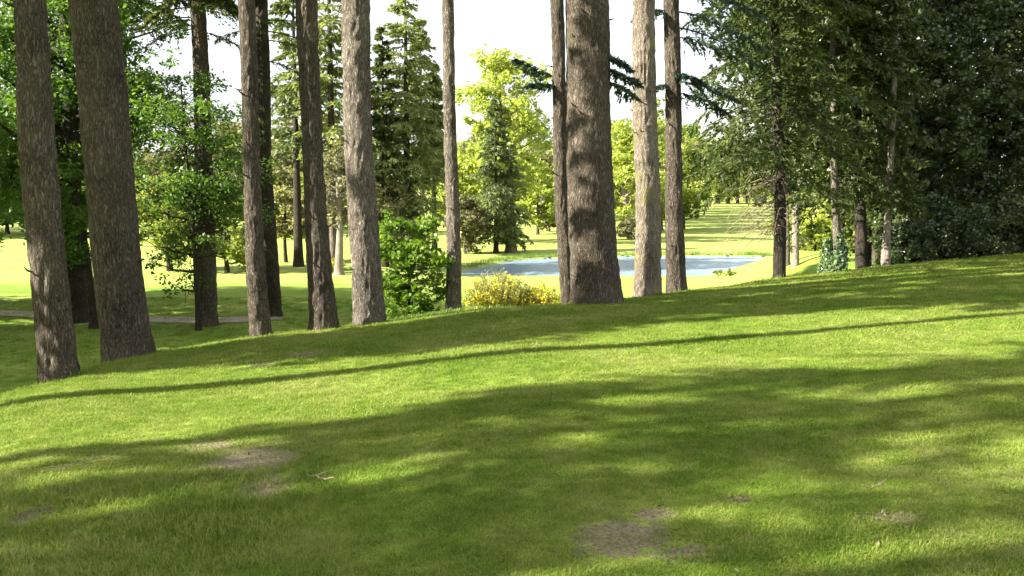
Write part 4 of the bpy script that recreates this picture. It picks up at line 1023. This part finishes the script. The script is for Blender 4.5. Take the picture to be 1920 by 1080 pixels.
for nm, ty, dat in (('scl', 'FLOAT', PS.astype(np.float32)), ('rot', 'FLOAT', rng.uniform(0, 6.283, len(PX)).astype(np.float32)), ('idx', 'INT', PI.astype(np.int32))):
    at_ = me.attributes.new(nm, ty, 'POINT'); at_.data.foreach_set('value', dat)
me.materials.append(M['blade'])
lawn = bpy.data.objects.new('lawn_grass', me); col.objects.link(lawn)
tag(lawn, 'short mown grass blades covering the lawn on the mound', 'grass', kind='stuff')
ng = bpy.data.node_groups.new('grass_scatter', 'GeometryNodeTree')
ng.interface.new_socket('Geometry', in_out='INPUT', socket_type='NodeSocketGeometry'); ng.interface.new_socket('Geometry', in_out='OUTPUT', socket_type='NodeSocketGeometry')
gi = ng.nodes.new('NodeGroupInput'); go = ng.nodes.new('NodeGroupOutput'); iop = ng.nodes.new('GeometryNodeInstanceOnPoints'); jn = ng.nodes.new('GeometryNodeJoinGeometry')
for tf in tufts[::-1]:
    oi = ng.nodes.new('GeometryNodeObjectInfo'); oi.inputs['Object'].default_value = tf; oi.inputs['As Instance'].default_value = True
    ng.links.new(oi.outputs['Geometry'], jn.inputs[0])
def named(n, ty):
    a = ng.nodes.new('GeometryNodeInputNamedAttribute'); a.data_type = ty; a.inputs['Name'].default_value = n; return a.outputs['Attribute']
cx_ = ng.nodes.new('ShaderNodeCombineXYZ'); ng.links.new(named('rot', 'FLOAT'), cx_.inputs['Z'])
ng.links.new(gi.outputs[0], iop.inputs['Points']); ng.links.new(jn.outputs[0], iop.inputs['Instance']); iop.inputs['Pick Instance'].default_value = True
ng.links.new(named('idx', 'INT'), iop.inputs['Instance Index']); ng.links.new(cx_.outputs[0], iop.inputs['Rotation'])
ng.links.new(named('scl', 'FLOAT'), iop.inputs['Scale']); ng.links.new(iop.outputs[0], go.inputs[0])
md = lawn.modifiers.new('scatter', 'NODES'); md.node_group = ng

# leaf litter and twigs lying on the lawn
rng = np.random.default_rng(66); n = 900
y = rng.uniform(3.6, 12, n) ; x = rng.uniform(-1, 1, n) * 0.54 * y
k = rng.integers(0, len(SOIL), 350); sx = np.array([SOIL[j] for j in k]); x[:350] = sx[:, 0] + rng.normal(0, 0.6, 350) * sx[:, 2]; y[:350] = sx[:, 1] + rng.normal(0, 0.6, 350) * sx[:, 3]
c = np.stack([x, y, height(x, y) + 0.018], -1); d = rvec(rng, n); d[:, 2] *= 0.3
v, q = diamonds(c, d, unit(np.array([0, 0, 1.0]) + rng.normal(0, 0.4, (n, 3))), rng.uniform(0.012, 0.04, n), rng.uniform(0.006, 0.02, n)); b = Buf(); b.add(v, q, rng.uniform(0, 1, n))
o = b.build('leaf_litter', M['litter']); tag(o, 'scattered dry leaf and bark litter lying in the lawn', 'litter', kind='stuff')
def twig(px, py, L, ang, label, seed):
    rng = np.random.default_rng(seed); p = hit(px, py); b = Buf(); t = np.linspace(-0.5, 0.5, 9)
    P = np.stack([t * L * math.cos(ang), t * L * math.sin(ang), 0.035 + 0.008 * np.sin(t * 9)], -1) + rng.normal(0, 0.006, (9, 3))
    gz = height(P[:, 0] + p[0], P[:, 1] + p[1]) - h1(p[0], p[1]); P[:, 2] += gz
    b.add(*tube(P, np.linspace(0.0042, 0.002, 9), 6)); b.add(*tube(np.array([P[5], P[5] + [0.04, 0.03, 0.01], P[5] + [0.08, 0.08, 0.012]]), np.array([0.004, 0.003, 0.0015]), 5))
    o = b.build('fallen_twig', M['twig']); o.location = (p[0], p[1], h1(p[0], p[1])); tag(o, label, 'twig')
twig(150, 878, 0.5, 0.7, 'thin fallen twig in the longer grass left of the bare soil patch', 1)
twig(1640, 925, 0.14, 0.2, 'tiny pale twig on the lawn near the small worn spot', 2)
twig(600, 905, 0.2, 2.6, 'short twig at the edge of the bare soil patch', 3)
print('POINTS', len(PX), 'TRIS', sum(len(m.polygons) for m in bpy.data.meshes) * 2)
